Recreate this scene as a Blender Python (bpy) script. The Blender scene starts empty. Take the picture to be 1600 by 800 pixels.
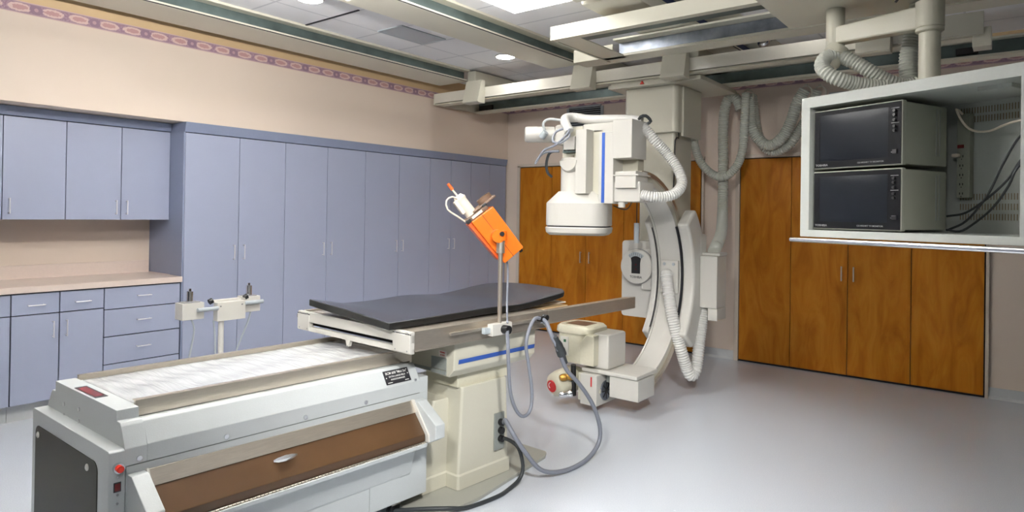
import bpy, bmesh, math, random
from mathutils import Vector, Matrix
random.seed(4)
SC = bpy.context.scene
COL = SC.collection
R = math.radians

# ---------------------------------------------------------------- camera, world, exposure
cam_d = bpy.data.cameras.new('camera'); cam = bpy.data.objects.new('camera', cam_d); COL.objects.link(cam)
YAW, PIT, ROL = 0.66503, 0.005375, 0.015106
fw = Vector((-math.sin(YAW) * math.cos(PIT), math.cos(YAW) * math.cos(PIT), math.sin(PIT)))
rt = Vector((math.cos(YAW), math.sin(YAW), 0)); up = rt.cross(fw)
r2 = rt * math.cos(ROL) + up * math.sin(ROL); u2 = -rt * math.sin(ROL) + up * math.cos(ROL)
m = Matrix((r2, u2, -fw)).transposed().to_4x4(); m.translation = Vector((0, 0, 1.45)); cam.matrix_world = m
cam_d.sensor_width = 36.0; cam_d.lens = 36.0 * 1014.75 / 1600; cam_d.shift_y = -(400 - 327.8) / 1600
cam_d.clip_start = 0.05
SC.camera = cam
w = bpy.data.worlds.new('world'); SC.world = w; w.use_nodes = True
w.node_tree.nodes['Background'].inputs[0].default_value = (0.8, 0.85, 1.0, 1)
w.node_tree.nodes['Background'].inputs[1].default_value = 0.02
SC.view_settings.view_transform = 'Standard'; SC.view_settings.look = 'None'
SC.view_settings.gamma = 1; SC.view_settings.use_curve_mapping = False
SC.view_settings.exposure = 1.58
TROFFERS = [(-2.68, 3.22, 0.60, 1.15, 3.0), (-0.95, 4.10, 0.30, 0.40, 0.2), (-4.2, -0.6, 0.60, 1.15, 1.0)]  # last panel is added fill, unseen behind the camera
FILL_UPLIGHT = (-2.75, 1.45, 2.60, 46.0)  # invented uplight out of view, added to brighten the ceiling
# added unseen fill spots for a camera-side flash, aimed at the equipment
FILL_SPOTS = [((0.3, 0.6, 2.80), (-2.1, 3.3, 0.0), 150, 64), ((-0.2, -0.8, 2.80), (-4.4, 5.2, 1.2), 120, 74)]
DOWNLIGHTS = [(-3.985, 4.94, 20.0), (-4.07, 2.78, 24.0), (-1.22, 4.95, 6.0)]
CEIL = 2.985

# ---------------------------------------------------------------- materials
def mat(name, col, rough=0.5, metal=0.0, bump=0.0, scale=60, var=0.0, emit=None, estr=0.0, coat=0.0, stretch=None, spec=0.5, trans=0.0, alpha=1.0):
    M = bpy.data.materials.new(name); M.use_nodes = True; nt = M.node_tree; b = nt.nodes['Principled BSDF']
    b.inputs['Base Color'].default_value = (*col, 1); b.inputs['Roughness'].default_value = rough
    b.inputs['Metallic'].default_value = metal; b.inputs['Coat Weight'].default_value = coat
    b.inputs['Specular IOR Level'].default_value = spec
    b.inputs['Transmission Weight'].default_value = trans; b.inputs['Alpha'].default_value = alpha
    if emit: b.inputs['Emission Color'].default_value = (*emit, 1); b.inputs['Emission Strength'].default_value = estr
    tc = nt.nodes.new('ShaderNodeTexCoord'); mp = nt.nodes.new('ShaderNodeMapping'); nt.links.new(tc.outputs['Object'], mp.inputs[0])
    if stretch: mp.inputs['Scale'].default_value = stretch
    n = nt.nodes.new('ShaderNodeTexNoise'); n.inputs['Scale'].default_value = scale; n.inputs['Detail'].default_value = 4
    nt.links.new(mp.outputs[0], n.inputs['Vector'])
    if bump:
        bp = nt.nodes.new('ShaderNodeBump'); bp.inputs['Strength'].default_value = bump; bp.inputs['Distance'].default_value = 0.002
        nt.links.new(n.outputs['Fac'], bp.inputs['Height']); nt.links.new(bp.outputs[0], b.inputs['Normal'])
    if var:
        r = nt.nodes.new('ShaderNodeValToRGB')
        r.color_ramp.elements[0].position = 0.3; r.color_ramp.elements[1].position = 0.7
        r.color_ramp.elements[0].color = (*[c * (1 - var) for c in col], 1); r.color_ramp.elements[1].color = (*[min(1, c * (1 + var)) for c in col], 1)
        nt.links.new(n.outputs['Fac'], r.inputs[0]); nt.links.new(r.outputs[0], b.inputs['Base Color'])
    return M
def srgb(r, g, b):
    f = lambda c: (c / 255 / 12.92) if c / 255 <= 0.04045 else ((c / 255 + 0.055) / 1.055) ** 2.4
    return (f(r), f(g), f(b))
def math_node(nt, op, a, b=None, c=None):
    n = nt.nodes.new('ShaderNodeMath'); n.operation = op
    for i, v in enumerate((a, b, c)):
        if v is None: continue
        if isinstance(v, (int, float)): n.inputs[i].default_value = v
        else: nt.links.new(v, n.inputs[i])
    return n.outputs[0]
def mix(nt, f, a, b):
    n = nt.nodes.new('ShaderNodeMix'); n.data_type = 'RGBA'
    if isinstance(f, (int, float)): n.inputs[0].default_value = f
    else: nt.links.new(f, n.inputs[0])
    for k, v in ((6, a), (7, b)):
        if isinstance(v, tuple): n.inputs[k].default_value = (*v, 1)
        else: nt.links.new(v, n.inputs[k])
    return n.outputs[2]

WHITE = mat('enamel_white', srgb(204, 202, 194), 0.35, bump=0.15, scale=300, var=0.015)
CREAM = mat('enamel_cream', srgb(204, 201, 184), 0.38, bump=0.2, scale=300, var=0.02)
LGREY = mat('enamel_light_grey', srgb(190, 195, 195), 0.4, bump=0.2, scale=250, var=0.02)
RAILC = mat('rail_cream', srgb(212, 208, 190), 0.4, bump=0.1, scale=200, var=0.02)
BLUECAB = mat('blue_laminate', srgb(156, 163, 184), 0.38, bump=0.1, scale=300, var=0.02)
BLUEEDGE = mat('blue_laminate_trim', srgb(130, 139, 162), 0.42, var=0.02)
GAP = mat('dark_gap', srgb(28, 28, 34), 0.8)
COUNTER = mat('counter_laminate', srgb(222, 205, 194), 0.35, var=0.02)
KICK = mat('kick_vinyl', srgb(196, 198, 198), 0.5, var=0.02)
STEEL = mat('brushed_steel', srgb(204, 195, 181), 0.34, metal=.85, bump=0.15, scale=8, stretch=(60, 2, 60), var=0.08)
CHROME = mat('chrome', srgb(220, 220, 222), 0.12, metal=1.0)
GALV = mat('galvanized_steel', srgb(100, 114, 112), 0.4, metal=0.5, bump=0.1, scale=6, var=0.25)
GALVB = mat('galvanized_bluish', srgb(130, 136, 146), 0.35, metal=0.8, bump=0.1, scale=12, var=0.3)
NAVY = mat('navy_web', srgb(44, 58, 100), 0.5)
BLACK = mat('black_plastic', srgb(22, 22, 24), 0.4)
VINYL = mat('black_vinyl', srgb(56, 58, 66), 0.24, bump=0.25, scale=25, var=0.08)
VINYLE = mat('black_vinyl_edge', srgb(20, 21, 20), 0.5)
RUBBER = mat('grey_cable', srgb(128, 132, 142), 0.45)
BCABLE = mat('black_cable', srgb(52, 56, 58), 0.45)
HOSE = mat('corrugated_hose', srgb(192, 194, 184), 0.35)
HOSEW = mat('white_corrugated_hose', srgb(214, 213, 208), 0.35)
ORANGE = mat('orange_enamel', srgb(232, 112, 20), 0.32, var=0.02)
ORANGED = mat('orange_enamel_side', srgb(236, 100, 40), 0.35)
ORTIP = mat('orange_tip', srgb(240, 98, 30), 0.4)
BLUE = mat('blue_stripe', srgb(42, 84, 168), 0.4)
RED = mat('red_button', srgb(225, 52, 30), 0.3)
REDD = mat('dark_red_display', srgb(112, 34, 34), 0.25)
BROWN = mat('brown_panel', srgb(78, 55, 32), 0.35, var=0.05, scale=5)
DBROWN = mat('smoked_panel', srgb(50, 46, 36), 0.45, spec=.2)
TANM = mat('tan_resin', srgb(206, 176, 132), 0.5)
PLATEG = mat('plate_grey', srgb(140, 145, 140), 0.5)
BASEG = mat('base_plate_grey', srgb(170, 170, 160), 0.5)
BRONZE = mat('bronze_plastic', srgb(112, 88, 70), 0.35)
IVORY = mat('ivory_plastic', srgb(230, 218, 200), 0.4)
MONC = mat('monitor_beige', srgb(146, 148, 134), 0.5)
CABG = mat('monitor_cabinet_grey', srgb(176, 180, 174), 0.45, var=0.02)
SCREEN = mat('crt_glass', srgb(26, 29, 34), 0.3, spec=.10)
BEZEL = mat('bezel_black', srgb(15, 16, 19), 0.5, spec=.10)
VENTG = mat('vent_grey', srgb(170, 178, 182), 0.4)
LAMPM = mat('lamp_diffuser', (0.9, 0.9, 0.9), 0.5, emit=(1.0, 0.975, 0.955), estr=1.0)
YELLOWED = mat('aged_cream', srgb(206, 202, 180), 0.4, var=0.03)
SEAT = mat('tile_patch', srgb(176, 180, 184), 0.6)
REDLOGO = mat('red_emblem', srgb(205, 40, 40), 0.4)
LABELP = mat('paper_label', srgb(228, 222, 214), 0.6)
BRASS = mat('brass', srgb(176, 132, 62), 0.3, metal=0.9)
TEXTW = mat('lettering_white', srgb(235, 235, 230), 0.5)
TEXTD = mat('lettering_dark', srgb(40, 40, 44), 0.5)
TEXTG = mat('lettering_grey', srgb(140, 140, 140), 0.5)

def floor_mat():
    M = mat('floor_vinyl', srgb(196, 198, 198), 0.22, bump=0.05, scale=40, spec=0.6); nt = M.node_tree; b = nt.nodes['Principled BSDF']
    tc = nt.nodes.new('ShaderNodeTexCoord')
    n1 = nt.nodes.new('ShaderNodeTexNoise'); n1.inputs['Scale'].default_value = 220; nt.links.new(tc.outputs['Object'], n1.inputs['Vector'])
    n2 = nt.nodes.new('ShaderNodeTexNoise'); n2.inputs['Scale'].default_value = 1.2; nt.links.new(tc.outputs['Object'], n2.inputs['Vector'])
    r1 = nt.nodes.new('ShaderNodeValToRGB'); r1.color_ramp.elements[0].position = .35; r1.color_ramp.elements[1].position = .65
    r1.color_ramp.elements[0].color = (*srgb(203, 210, 220), 1); r1.color_ramp.elements[1].color = (*srgb(217, 223, 230), 1)
    nt.links.new(n1.outputs['Fac'], r1.inputs[0])
    r = math_node(nt, 'MULTIPLY_ADD', n2.outputs['Fac'], 0.16, 0.16); nt.links.new(r, b.inputs['Roughness'])
    nt.links.new(r1.outputs[0], b.inputs['Base Color']); return M
FLOOR = floor_mat()

def wall_mat():
    M = mat('wallpaper', srgb(222, 204, 184), 0.6, bump=0.15, scale=90); nt = M.node_tree; b = nt.nodes['Principled BSDF']
    tc = nt.nodes.new('ShaderNodeTexCoord'); s = nt.nodes.new('ShaderNodeSeparateXYZ'); nt.links.new(tc.outputs['Object'], s.inputs[0])
    f = math_node(nt, 'GREATER_THAN', s.outputs[2], 2.80)
    nt.links.new(mix(nt, f, srgb(222, 206, 190), srgb(208, 180, 138)), b.inputs['Base Color']); return M
WALL = wall_mat()

def border_mat(axis):
    M = mat('wallpaper_border', srgb(190, 160, 160), 0.6); nt = M.node_tree; b = nt.nodes['Principled BSDF']
    tc = nt.nodes.new('ShaderNodeTexCoord'); s = nt.nodes.new('ShaderNodeSeparateXYZ'); nt.links.new(tc.outputs['Object'], s.inputs[0])
    z = math_node(nt, 'MULTIPLY_ADD', s.outputs[2], 1 / 0.082, -2.775 / 0.082)          # -0.5..0.5 over the band
    az = math_node(nt, 'ABSOLUTE', z)
    t = math_node(nt, 'FRACT', math_node(nt, 'MULTIPLY_ADD', s.outputs[axis], 1 / 0.35, 0.34))
    d = math_node(nt, 'ABSOLUTE', math_node(nt, 'SUBTRACT', t, 0.5))                     # 0..0.5
    nz = nt.nodes.new('ShaderNodeTexNoise'); nz.inputs['Scale'].default_value = 95; nt.links.new(tc.outputs['Object'], nz.inputs['Vector'])
    wob = math_node(nt, 'MULTIPLY_ADD', nz.outputs['Fac'], 0.5, -0.25)
    def ell(c, rx, rz, k=0.0):
        dx = math_node(nt, 'DIVIDE', math_node(nt, 'SUBTRACT', d, c), rx); dz = math_node(nt, 'DIVIDE', z, rz)
        e = math_node(nt, 'ADD', math_node(nt, 'MULTIPLY', dx, dx), math_node(nt, 'MULTIPLY', dz, dz))
        return math_node(nt, 'LESS_THAN', math_node(nt, 'ADD', e, math_node(nt, 'MULTIPLY', wob, k)), 1.0)
    base = mix(nt, math_node(nt, 'GREATER_THAN', nz.outputs['Fac'], 0.55), srgb(156, 124, 140), srgb(176, 146, 156))
    c1 = mix(nt, ell(0.27, 0.19, 0.34, 2.4), base, srgb(214, 186, 180))
    c2 = mix(nt, ell(0.27, 0.13, 0.19, 4.5), c1, srgb(190, 148, 146))
    c3 = mix(nt, ell(0.0, 0.11, 0.44, 3.0), c2, srgb(148, 120, 136))
    c4 = mix(nt, ell(0.0, 0.035, 0.15, 1.0), c3, srgb(186, 152, 158))
    e1 = mix(nt, math_node(nt, 'GREATER_THAN', az, 0.36), c4, srgb(164, 138, 150))
    e2 = mix(nt, math_node(nt, 'GREATER_THAN', az, 0.43), e1, srgb(206, 178, 172))
    nt.links.new(e2, b.inputs['Base Color']); return M

def ceil_mat():
    M = mat('ceiling_tile', srgb(222, 222, 222), 0.8, bump=0.5, scale=120); nt = M.node_tree; b = nt.nodes['Principled BSDF']
    tc = nt.nodes.new('ShaderNodeTexCoord'); s = nt.nodes.new('ShaderNodeSeparateXYZ'); nt.links.new(tc.outputs['Object'], s.inputs[0])
    def line(o, period, off, wd):
        f = math_node(nt, 'FRACT', math_node(nt, 'MULTIPLY_ADD', o, 1 / period, off))
        return math_node(nt, 'LESS_THAN', f, wd)
    l = math_node(nt, 'MAXIMUM', line(s.outputs[1], 0.50, -0.33, 0.035), line(s.outputs[0], 1.0, 0.35, 0.016))
    nt.links.new(mix(nt, l, srgb(238, 238, 238), srgb(208, 209, 211)), b.inputs['Base Color']); return M
CEILM = ceil_mat()

def wood_mat():
    M = mat('maple_veneer', srgb(186, 120, 44), 0.42, spec=0.12); nt = M.node_tree; b = nt.nodes['Principled BSDF']
    tc = nt.nodes.new('ShaderNodeTexCoord'); oi = nt.nodes.new('ShaderNodeObjectInfo')
    ad = nt.nodes.new('ShaderNodeVectorMath'); ad.operation = 'MULTIPLY_ADD'; ad.inputs[1].default_value = (1, 1, 1)
    nt.links.new(tc.outputs['Object'], ad.inputs[0])
    mv = nt.nodes.new('ShaderNodeCombineXYZ'); nt.links.new(math_node(nt, 'MULTIPLY', oi.outputs['Random'], 9.0), mv.inputs[2]); nt.links.new(mv.outputs[0], ad.inputs[2])
    mp = nt.nodes.new('ShaderNodeMapping'); mp.inputs['Scale'].default_value = (3.2, 1, 0.75); nt.links.new(ad.outputs[0], mp.inputs[0])
    n = nt.nodes.new('ShaderNodeTexNoise'); n.inputs['Scale'].default_value = 2.2; n.inputs['Detail'].default_value = 7; n.inputs['Distortion'].default_value = 1.6; n.inputs['Roughness'].default_value = .55
    nt.links.new(mp.outputs[0], n.inputs['Vector'])
    r = nt.nodes.new('ShaderNodeValToRGB'); e = r.color_ramp.elements
    e[0].position = .28; e[1].position = .72
    e[0].color = (*srgb(152, 88, 16), 1); e[1].color = (*srgb(192, 128, 38), 1)
    k = e.new(.5); k.color = (*srgb(176, 110, 26), 1)
    nt.links.new(n.outputs['Fac'], r.inputs[0])
    mp2 = nt.nodes.new('ShaderNodeMapping'); mp2.inputs['Scale'].default_value = (90, 1, 2.5); nt.links.new(ad.outputs[0], mp2.inputs[0])
    n2 = nt.nodes.new('ShaderNodeTexNoise'); n2.inputs['Scale'].default_value = 2; nt.links.new(mp2.outputs[0], n2.inputs['Vector'])
    nt.links.new(mix(nt, math_node(nt, 'MULTIPLY', n2.outputs['Fac'], 0.25), r.outputs[0], srgb(148, 88, 22)), b.inputs['Base Color'])
    return M
WOOD = wood_mat()

def sheet_mat():
    M = mat('plastic_sheet', srgb(222, 224, 224), 0.2, coat=0.4); nt = M.node_tree; b = nt.nodes['Principled BSDF']
    tc = nt.nodes.new('ShaderNodeTexCoord'); mp = nt.nodes.new('ShaderNodeMapping'); mp.inputs['Scale'].default_value = (1.2, 12, 1)
    mp.inputs['Rotation'].default_value = (0, 0, .35)
    nt.links.new(tc.outputs['Object'], mp.inputs[0])
    n = nt.nodes.new('ShaderNodeTexNoise'); n.inputs['Scale'].default_value = 3.0; n.inputs['Detail'].default_value = 5; n.inputs['Distortion'].default_value = 1.2
    nt.links.new(mp.outputs[0], n.inputs['Vector'])
    bp = nt.nodes.new('ShaderNodeBump'); bp.inputs['Strength'].default_value = .5; bp.inputs['Distance'].default_value = .012
    nt.links.new(n.outputs['Fac'], bp.inputs['Height']); nt.links.new(bp.outputs[0], b.inputs['Normal'])
    r = nt.nodes.new('ShaderNodeValToRGB'); r.color_ramp.elements[0].position = .35; r.color_ramp.elements[1].position = .65
    r.color_ramp.elements[0].color = (*srgb(200, 203, 204), 1); r.color_ramp.elements[1].color = (*srgb(210, 212, 212), 1)
    nt.links.new(n.outputs['Fac'], r.inputs[0]); nt.links.new(r.outputs[0], b.inputs['Base Color'])
    return M
SHEET = sheet_mat()

# ---------------------------------------------------------------- helpers
class MB:
    """collects shapes in one bmesh, links them as one object"""
    def __init__(s): s.bm = bmesh.new()
    def box(s, x0, x1, y0, y1, z0, z1, bev=0.0, seg=2, fn=None):
        t = bmesh.new(); bmesh.ops.create_cube(t, size=1)
        for v in t.verts:
            v.co = Vector((x0 + (v.co.x + .5) * (x1 - x0), y0 + (v.co.y + .5) * (y1 - y0), z0 + (v.co.z + .5) * (z1 - z0)))
        if bev: bmesh.ops.bevel(t, geom=t.edges[:], offset=bev, segments=seg, affect='EDGES', profile=.5)
        return s._add(t, fn)
    def _add(s, t, fn=None):
        if fn:
            for v in t.verts: v.co = Vector(fn(v.co))
        bmesh.ops.recalc_face_normals(t, faces=t.faces[:])
        me = bpy.data.meshes.new('tmp'); t.to_mesh(me); s.bm.from_mesh(me); bpy.data.meshes.remove(me); t.free(); return s
    def prism(s, pts, axis, a, b, bev=0.0, fn=None, seg=2):
        """polygon pts (2D) extruded along axis from a to b. axis 0: pts=(y,z); 1: pts=(x,z); 2: pts=(x,y)"""
        t = bmesh.new()
        def P(p, q): return {0: (q, p[0], p[1]), 1: (p[0], q, p[1]), 2: (p[0], p[1], q)}[axis]
        va = [t.verts.new(P(p, a)) for p in pts]; vb = [t.verts.new(P(p, b)) for p in pts]
        t.faces.new(va); t.faces.new(vb[::-1]); n = len(pts)
        for i in range(n): t.faces.new((va[i], va[(i + 1) % n], vb[(i + 1) % n], vb[i]))
        if bev:
            bmesh.ops.recalc_face_normals(t, faces=t.faces[:])
            bmesh.ops.bevel(t, geom=t.edges[:], offset=bev, segments=seg, affect='EDGES', profile=.5)
        return s._add(t, fn)
    def loft(s, rings, cap=True, fn=None):
        t = bmesh.new(); vs = [[t.verts.new(p) for p in r] for r in rings]; n = len(rings[0])
        for a, b in zip(vs, vs[1:]):
            for i in range(n): t.faces.new((a[i], a[(i + 1) % n], b[(i + 1) % n], b[i]))
        if cap: t.faces.new(vs[0]); t.faces.new(vs[-1][::-1])
        return s._add(t, fn)
    def cyl(s, p, q, r0, r1=None, n=20, prof=None):
        p = Vector(p); q = Vector(q); d = (q - p); L = d.length; d.normalize()
        a = d.orthogonal().normalized(); b = d.cross(a); r1 = r0 if r1 is None else r1
        prof = prof or [(0, r0), (1, r1)]
        rings = [[p + d * (L * t) + (a * math.cos(2 * math.pi * i / n) + b * math.sin(2 * math.pi * i / n)) * r for i in range(n)] for t, r in prof]
        return s.loft(rings)
    def tube(s, pts, r, n=10, rib=0.0, pitch=0.012, step=None, smooth=True):
        P = spline(pts, step or (pitch / 2 if rib else 0.02)) if smooth else [Vector(p) for p in pts]
        rings = []; T0 = (P[1] - P[0]).normalized(); a = T0.orthogonal().normalized()
        for i, p in enumerate(P):
            T = (P[min(i + 1, len(P) - 1)] - P[max(i - 1, 0)]).normalized()
            a = (a - T * a.dot(T)).normalized(); b = T.cross(a)
            rr = r * (1 + (rib if i % 2 else -rib)) if rib else r
            rings.append([p + (a * math.cos(2 * math.pi * k / n) + b * math.sin(2 * math.pi * k / n)) * rr for k in range(n)])
        return s.loft(rings)
    def arc(s, cy, cz, r0, r1, a0, a1, x0, x1, n=48, fn=None):
        """ring sector in the YZ plane, angles in degrees from +Y towards +Z"""
        rings = []
        for i in range(n + 1):
            t = R(a0 + (a1 - a0) * i / n); c, q = math.cos(t), math.sin(t)
            ra, rb = (r0(t), r1(t)) if callable(r0) else (r0, r1)
            rings.append([(x0, cy + ra * c, cz + ra * q), (x1, cy + ra * c, cz + ra * q), (x1, cy + rb * c, cz + rb * q), (x0, cy + rb * c, cz + rb * q)])
        return s.loft(rings, fn=fn)
    def build(s, name, m, parent=None, smooth=False):
        me = bpy.data.meshes.new(name); s.bm.to_mesh(me); s.bm.free(); me.materials.append(m)
        if smooth:
            for p in me.polygons: p.use_smooth = True
            try: me.set_sharp_from_angle(angle=R(40))
            except Exception: pass
        o = bpy.data.objects.new(name, me); COL.objects.link(o)
        if parent: o.parent = parent
        if smooth:
            wn = o.modifiers.new('weighted', 'WEIGHTED_NORMAL'); wn.weight = 100; wn.keep_sharp = True
        return o
def spline(pts, step):
    P = [Vector(p) for p in pts]
    if len(P) < 3:
        n = max(1, int((P[1] - P[0]).length / step)); return [P[0].lerp(P[1], i / n) for i in range(n + 1)]
    Q = [P[0] * 2 - P[1]] + P + [P[-1] * 2 - P[-2]]; out = []
    for i in range(1, len(Q) - 2):
        a, b, c, d = Q[i - 1:i + 3]; n = max(2, int(round((c - b).length / step)))
        for k in range(n):
            t = k / n
            out.append(0.5 * ((2 * b) + (c - a) * t + (2 * a - 5 * b + 4 * c - d) * t * t + (3 * b - a - 3 * c + d) * t ** 3))
    out.append(P[-1]); return out
def B(name, m, parent, x0, x1, y0, y1, z0, z1, bev=0.0, fn=None):
    return MB().box(x0, x1, y0, y1, z0, z1, bev, fn=fn).build(name, m, parent, smooth=bool(bev))
def tag(o, label, cat, group=None, kind=None):
    if label: o['label'] = label
    if cat: o['category'] = cat
    if group: o['group'] = group
    if kind: o['kind'] = kind
    return o
def thing(name, label, cat, loc=(0, 0, 0), rz=0.0, group=None):
    o = bpy.data.objects.new(name, None); COL.objects.link(o); o.location = loc; o.rotation_euler = (0, 0, rz); o.empty_display_size = .1
    return tag(o, label, cat, group)
def struct(o): o['kind'] = 'structure'; return o
def copy_tree(o, parent=None):
    c = o.copy(); COL.objects.link(c)
    if parent: c.parent = parent
    for ch in list(o.children): copy_tree(ch, c)
    return c
def text(body, size, m, parent, origin, xdir, ydir, name='lettering', depth=0.0008, sx=1.0, align='CENTER'):
    cu = bpy.data.curves.new('tmp', 'FONT'); cu.body = body; cu.size = size; cu.extrude = depth / 2; cu.align_x = align; cu.align_y = 'CENTER'
    cu.offset = size * 0.012; cu.resolution_u = 3
    to = bpy.data.objects.new('tmp', cu); COL.objects.link(to)
    dg = bpy.context.evaluated_depsgraph_get(); me = bpy.data.meshes.new_from_object(to.evaluated_get(dg))
    bpy.data.objects.remove(to); bpy.data.curves.remove(cu)
    X = Vector(xdir).normalized(); Y = Vector(ydir).normalized(); Z = X.cross(Y); O = Vector(origin)
    for v in me.vertices: v.co = O + X * (v.co.x * sx) + Y * v.co.y + Z * (v.co.z + depth / 2)
    me.materials.clear(); me.materials.append(m)
    o = bpy.data.objects.new(name, me); COL.objects.link(o); o.parent = parent; return o
def rrect(cx, cy, hx, hy, r, n=6):
    P = []
    for sx, sy, a0 in ((1, 1, 0), (-1, 1, 90), (-1, -1, 180), (1, -1, 270)):
        for i in range(n + 1):
            a = R(a0 + 90 * i / n); P.append((cx + sx * (hx - r) + r * math.cos(a), cy + sy * (hy - r) + r * math.sin(a)))
    return P

# ---------------------------------------------------------------- room shell
XW, XS, YB = -5.84, -5.262, 6.60           # rear of the cabinet alcove, face of the soffit, back wall
XR, YF = 5.0, -4.5
struct(B('floor', FLOOR, None, XW - .1, XR + .1, YF - .1, YB + .1, -0.1, 0.0))
struct(B('ceiling', CEILM, None, XW - .1, XR + .1, YF - .1, YB + .1, CEIL, CEIL + .1))
struct(MB().box(XW - .1, XW, YF, YB, 0, CEIL).box(XW, XS, YF, YB, 2.143, CEIL).build('wall_left', WALL))
struct(MB().box(XW - .1, -5.262, YB, YB + .1, 0, CEIL).box(-5.262, XR, YB, YB + .1, 0, CEIL).build('wall_back', WALL))
DARKW = mat('dark_unseen_wall', srgb(92, 96, 104), .7)  # invented dark tone on the unseen walls, soaks up bounce light
struct(B('wall_right', DARKW, None, XR, XR + .1, YF, YB, 0, CEIL))
struct(B('wall_front', DARKW, None, XW, XR, YF - .1, YF, 0, CEIL))
struct(B('trim_1', border_mat(1), None, XS, XS + .0015, YF, YB, 2.734, 2.816))
struct(B('trim_2', border_mat(0), None, XS, XR, YB - .0015, YB, 2.734, 2.816))
for k, (x0, x1) in enumerate(((-2.62, -2.235), (-0.205, XR))):
    o = MB().prism([(YB, 0), (YB - .03, 0), (YB - .012, .02), (YB - .008, .09), (YB, .09)], 0, x0, x1).build('baseboard_back', KICK); struct(o)
struct(B('trim_3', GAP, None, -4.72, -3.99, 3.150, 3.166, CEIL - .006, CEIL))

# ceiling lights, with added unseen fill lamps among them
for k, (x, y, wx, wy, st) in enumerate(TROFFERS):
    lab = ['lit ceiling light panel beside the second overhead rail, above the examination table',
           'small ceiling light panel above the monitor carriage', 'added fill panel, unseen behind the camera near the counter'][k]
    t = thing('ceiling_light', lab, 'ceiling light', (x, y, CEIL))
    MB().box(-wx / 2 - .02, wx / 2 + .02, -wy / 2 - .02, -wy / 2, -.012, 0).box(-wx / 2 - .02, wx / 2 + .02, wy / 2, wy / 2 + .02, -.012, 0) \
        .box(-wx / 2 - .02, -wx / 2, -wy / 2, wy / 2, -.012, 0).box(wx / 2, wx / 2 + .02, -wy / 2, wy / 2, -.012, 0).build('frame', WHITE, t)
    mm = LAMPM.copy(); mm.node_tree.nodes['Principled BSDF'].inputs['Emission Strength'].default_value = st
    B('diffuser', mm, t, -wx / 2, wx / 2, -wy / 2, wy / 2, -.05, -.001, .004)
t = thing('fill_uplight', 'added unseen uplight hung above the near end of the changer unit', 'ceiling light', FILL_UPLIGHT[:3])
B('housing', WHITE, t, -.10, .10, -.75, .75, -.01, .03)
for nm, z0, z1 in (('upper_tube', .032, .05), ('lower_tube', -.03, -.012)):
    mm = LAMPM.copy(); mm.node_tree.nodes['Principled BSDF'].inputs['Emission Strength'].default_value = FILL_UPLIGHT[3] * (2.4 if z0 > 0 else .08)
    B(nm, mm, t, -.085, .085, -.72, .72, z0, z1)
for y in (-.6, .6): MB().cyl((0, y, .03), (0, y, CEIL - FILL_UPLIGHT[2]), .004, n=6).build('suspension_wire', CHROME, t)
for k, (pos, tgt, en, cone) in enumerate(FILL_SPOTS):
    t = thing('flash_fill_spot', ['added unseen fill spot right of the camera', 'added unseen fill spot behind the camera'][k], 'spotlight', pos)
    d = (Vector(tgt) - Vector(pos)).normalized()
    MB().cyl((0, 0, CEIL - pos[2]), (0, 0, .05), .012, n=8).build('stem', WHITE, t)
    MB().cyl(-d * .12, d * .02, .09, .16, 24, prof=[(0, .06), (.3, .10), (1, .16), (1, .15), (.35, .09)]).build('shade', WHITE, t, True)
    ld = bpy.data.lights.new('spot_lamp', 'SPOT'); ld.energy = en; ld.spot_size = R(cone); ld.spot_blend = .9; ld.shadow_soft_size = .14; ld.color = (1.0, .98, .96)
    lo = bpy.data.objects.new('spot_lamp', ld); COL.objects.link(lo); lo.parent = t; lo.location = d * .04
    lo.rotation_euler = d.to_track_quat('-Z', 'Y').to_euler()
for k, (x, y, st) in enumerate(DOWNLIGHTS):
    t = thing('recessed_downlight', ['round recessed downlight in the ceiling left of the C-arm carriage', 'round recessed downlight cut by the top edge, near the left wall', 'round recessed downlight hidden above the monitor carriage'][k], 'ceiling light', (x, y, CEIL))
    MB().cyl((0, 0, -.008), (0, 0, 0), .10, .105, 32).build('trim_ring', WHITE, t, True)
    mm = LAMPM.copy(); mm.node_tree.nodes['Principled BSDF'].inputs['Emission Strength'].default_value = st
    MB().cyl((0, 0, -.011), (0, 0, -.006), .085, .09, 32).build('lens', mm, t, True)
t = thing('smoke_detector', 'dark sprinkler-like smoke detector dome on the ceiling above the C-arm hoses', 'smoke detector', (-1.745, 5.68, CEIL))
MB().cyl((0, 0, -.02), (0, 0, 0), .085, .095, 24).build('base', BLACK, t, True)
MB().cyl((0, 0, -.085), (0, 0, -.02), .03, .055, 24, prof=[(0, .012), (.15, .035), (.5, .05), (1, .055)]).build('dome', CHROME, t, True)
t = thing('ceiling_vent', 'square grey air vent panel set in the ceiling between the two left rails', 'vent', (-4.17, 3.88, CEIL))
B('panel', SEAT, t, -.14, .14, -.25, .25, -.006, 0)
MB().box(-.15, .15, -.26, -.25, -.009, 0).box(-.15, .15, .25, .26, -.009, 0).box(-.15, -.14, -.25, .25, -.009, 0).box(.14, .15, -.25, .25, -.009, 0).build('frame', VENTG, t)
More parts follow.
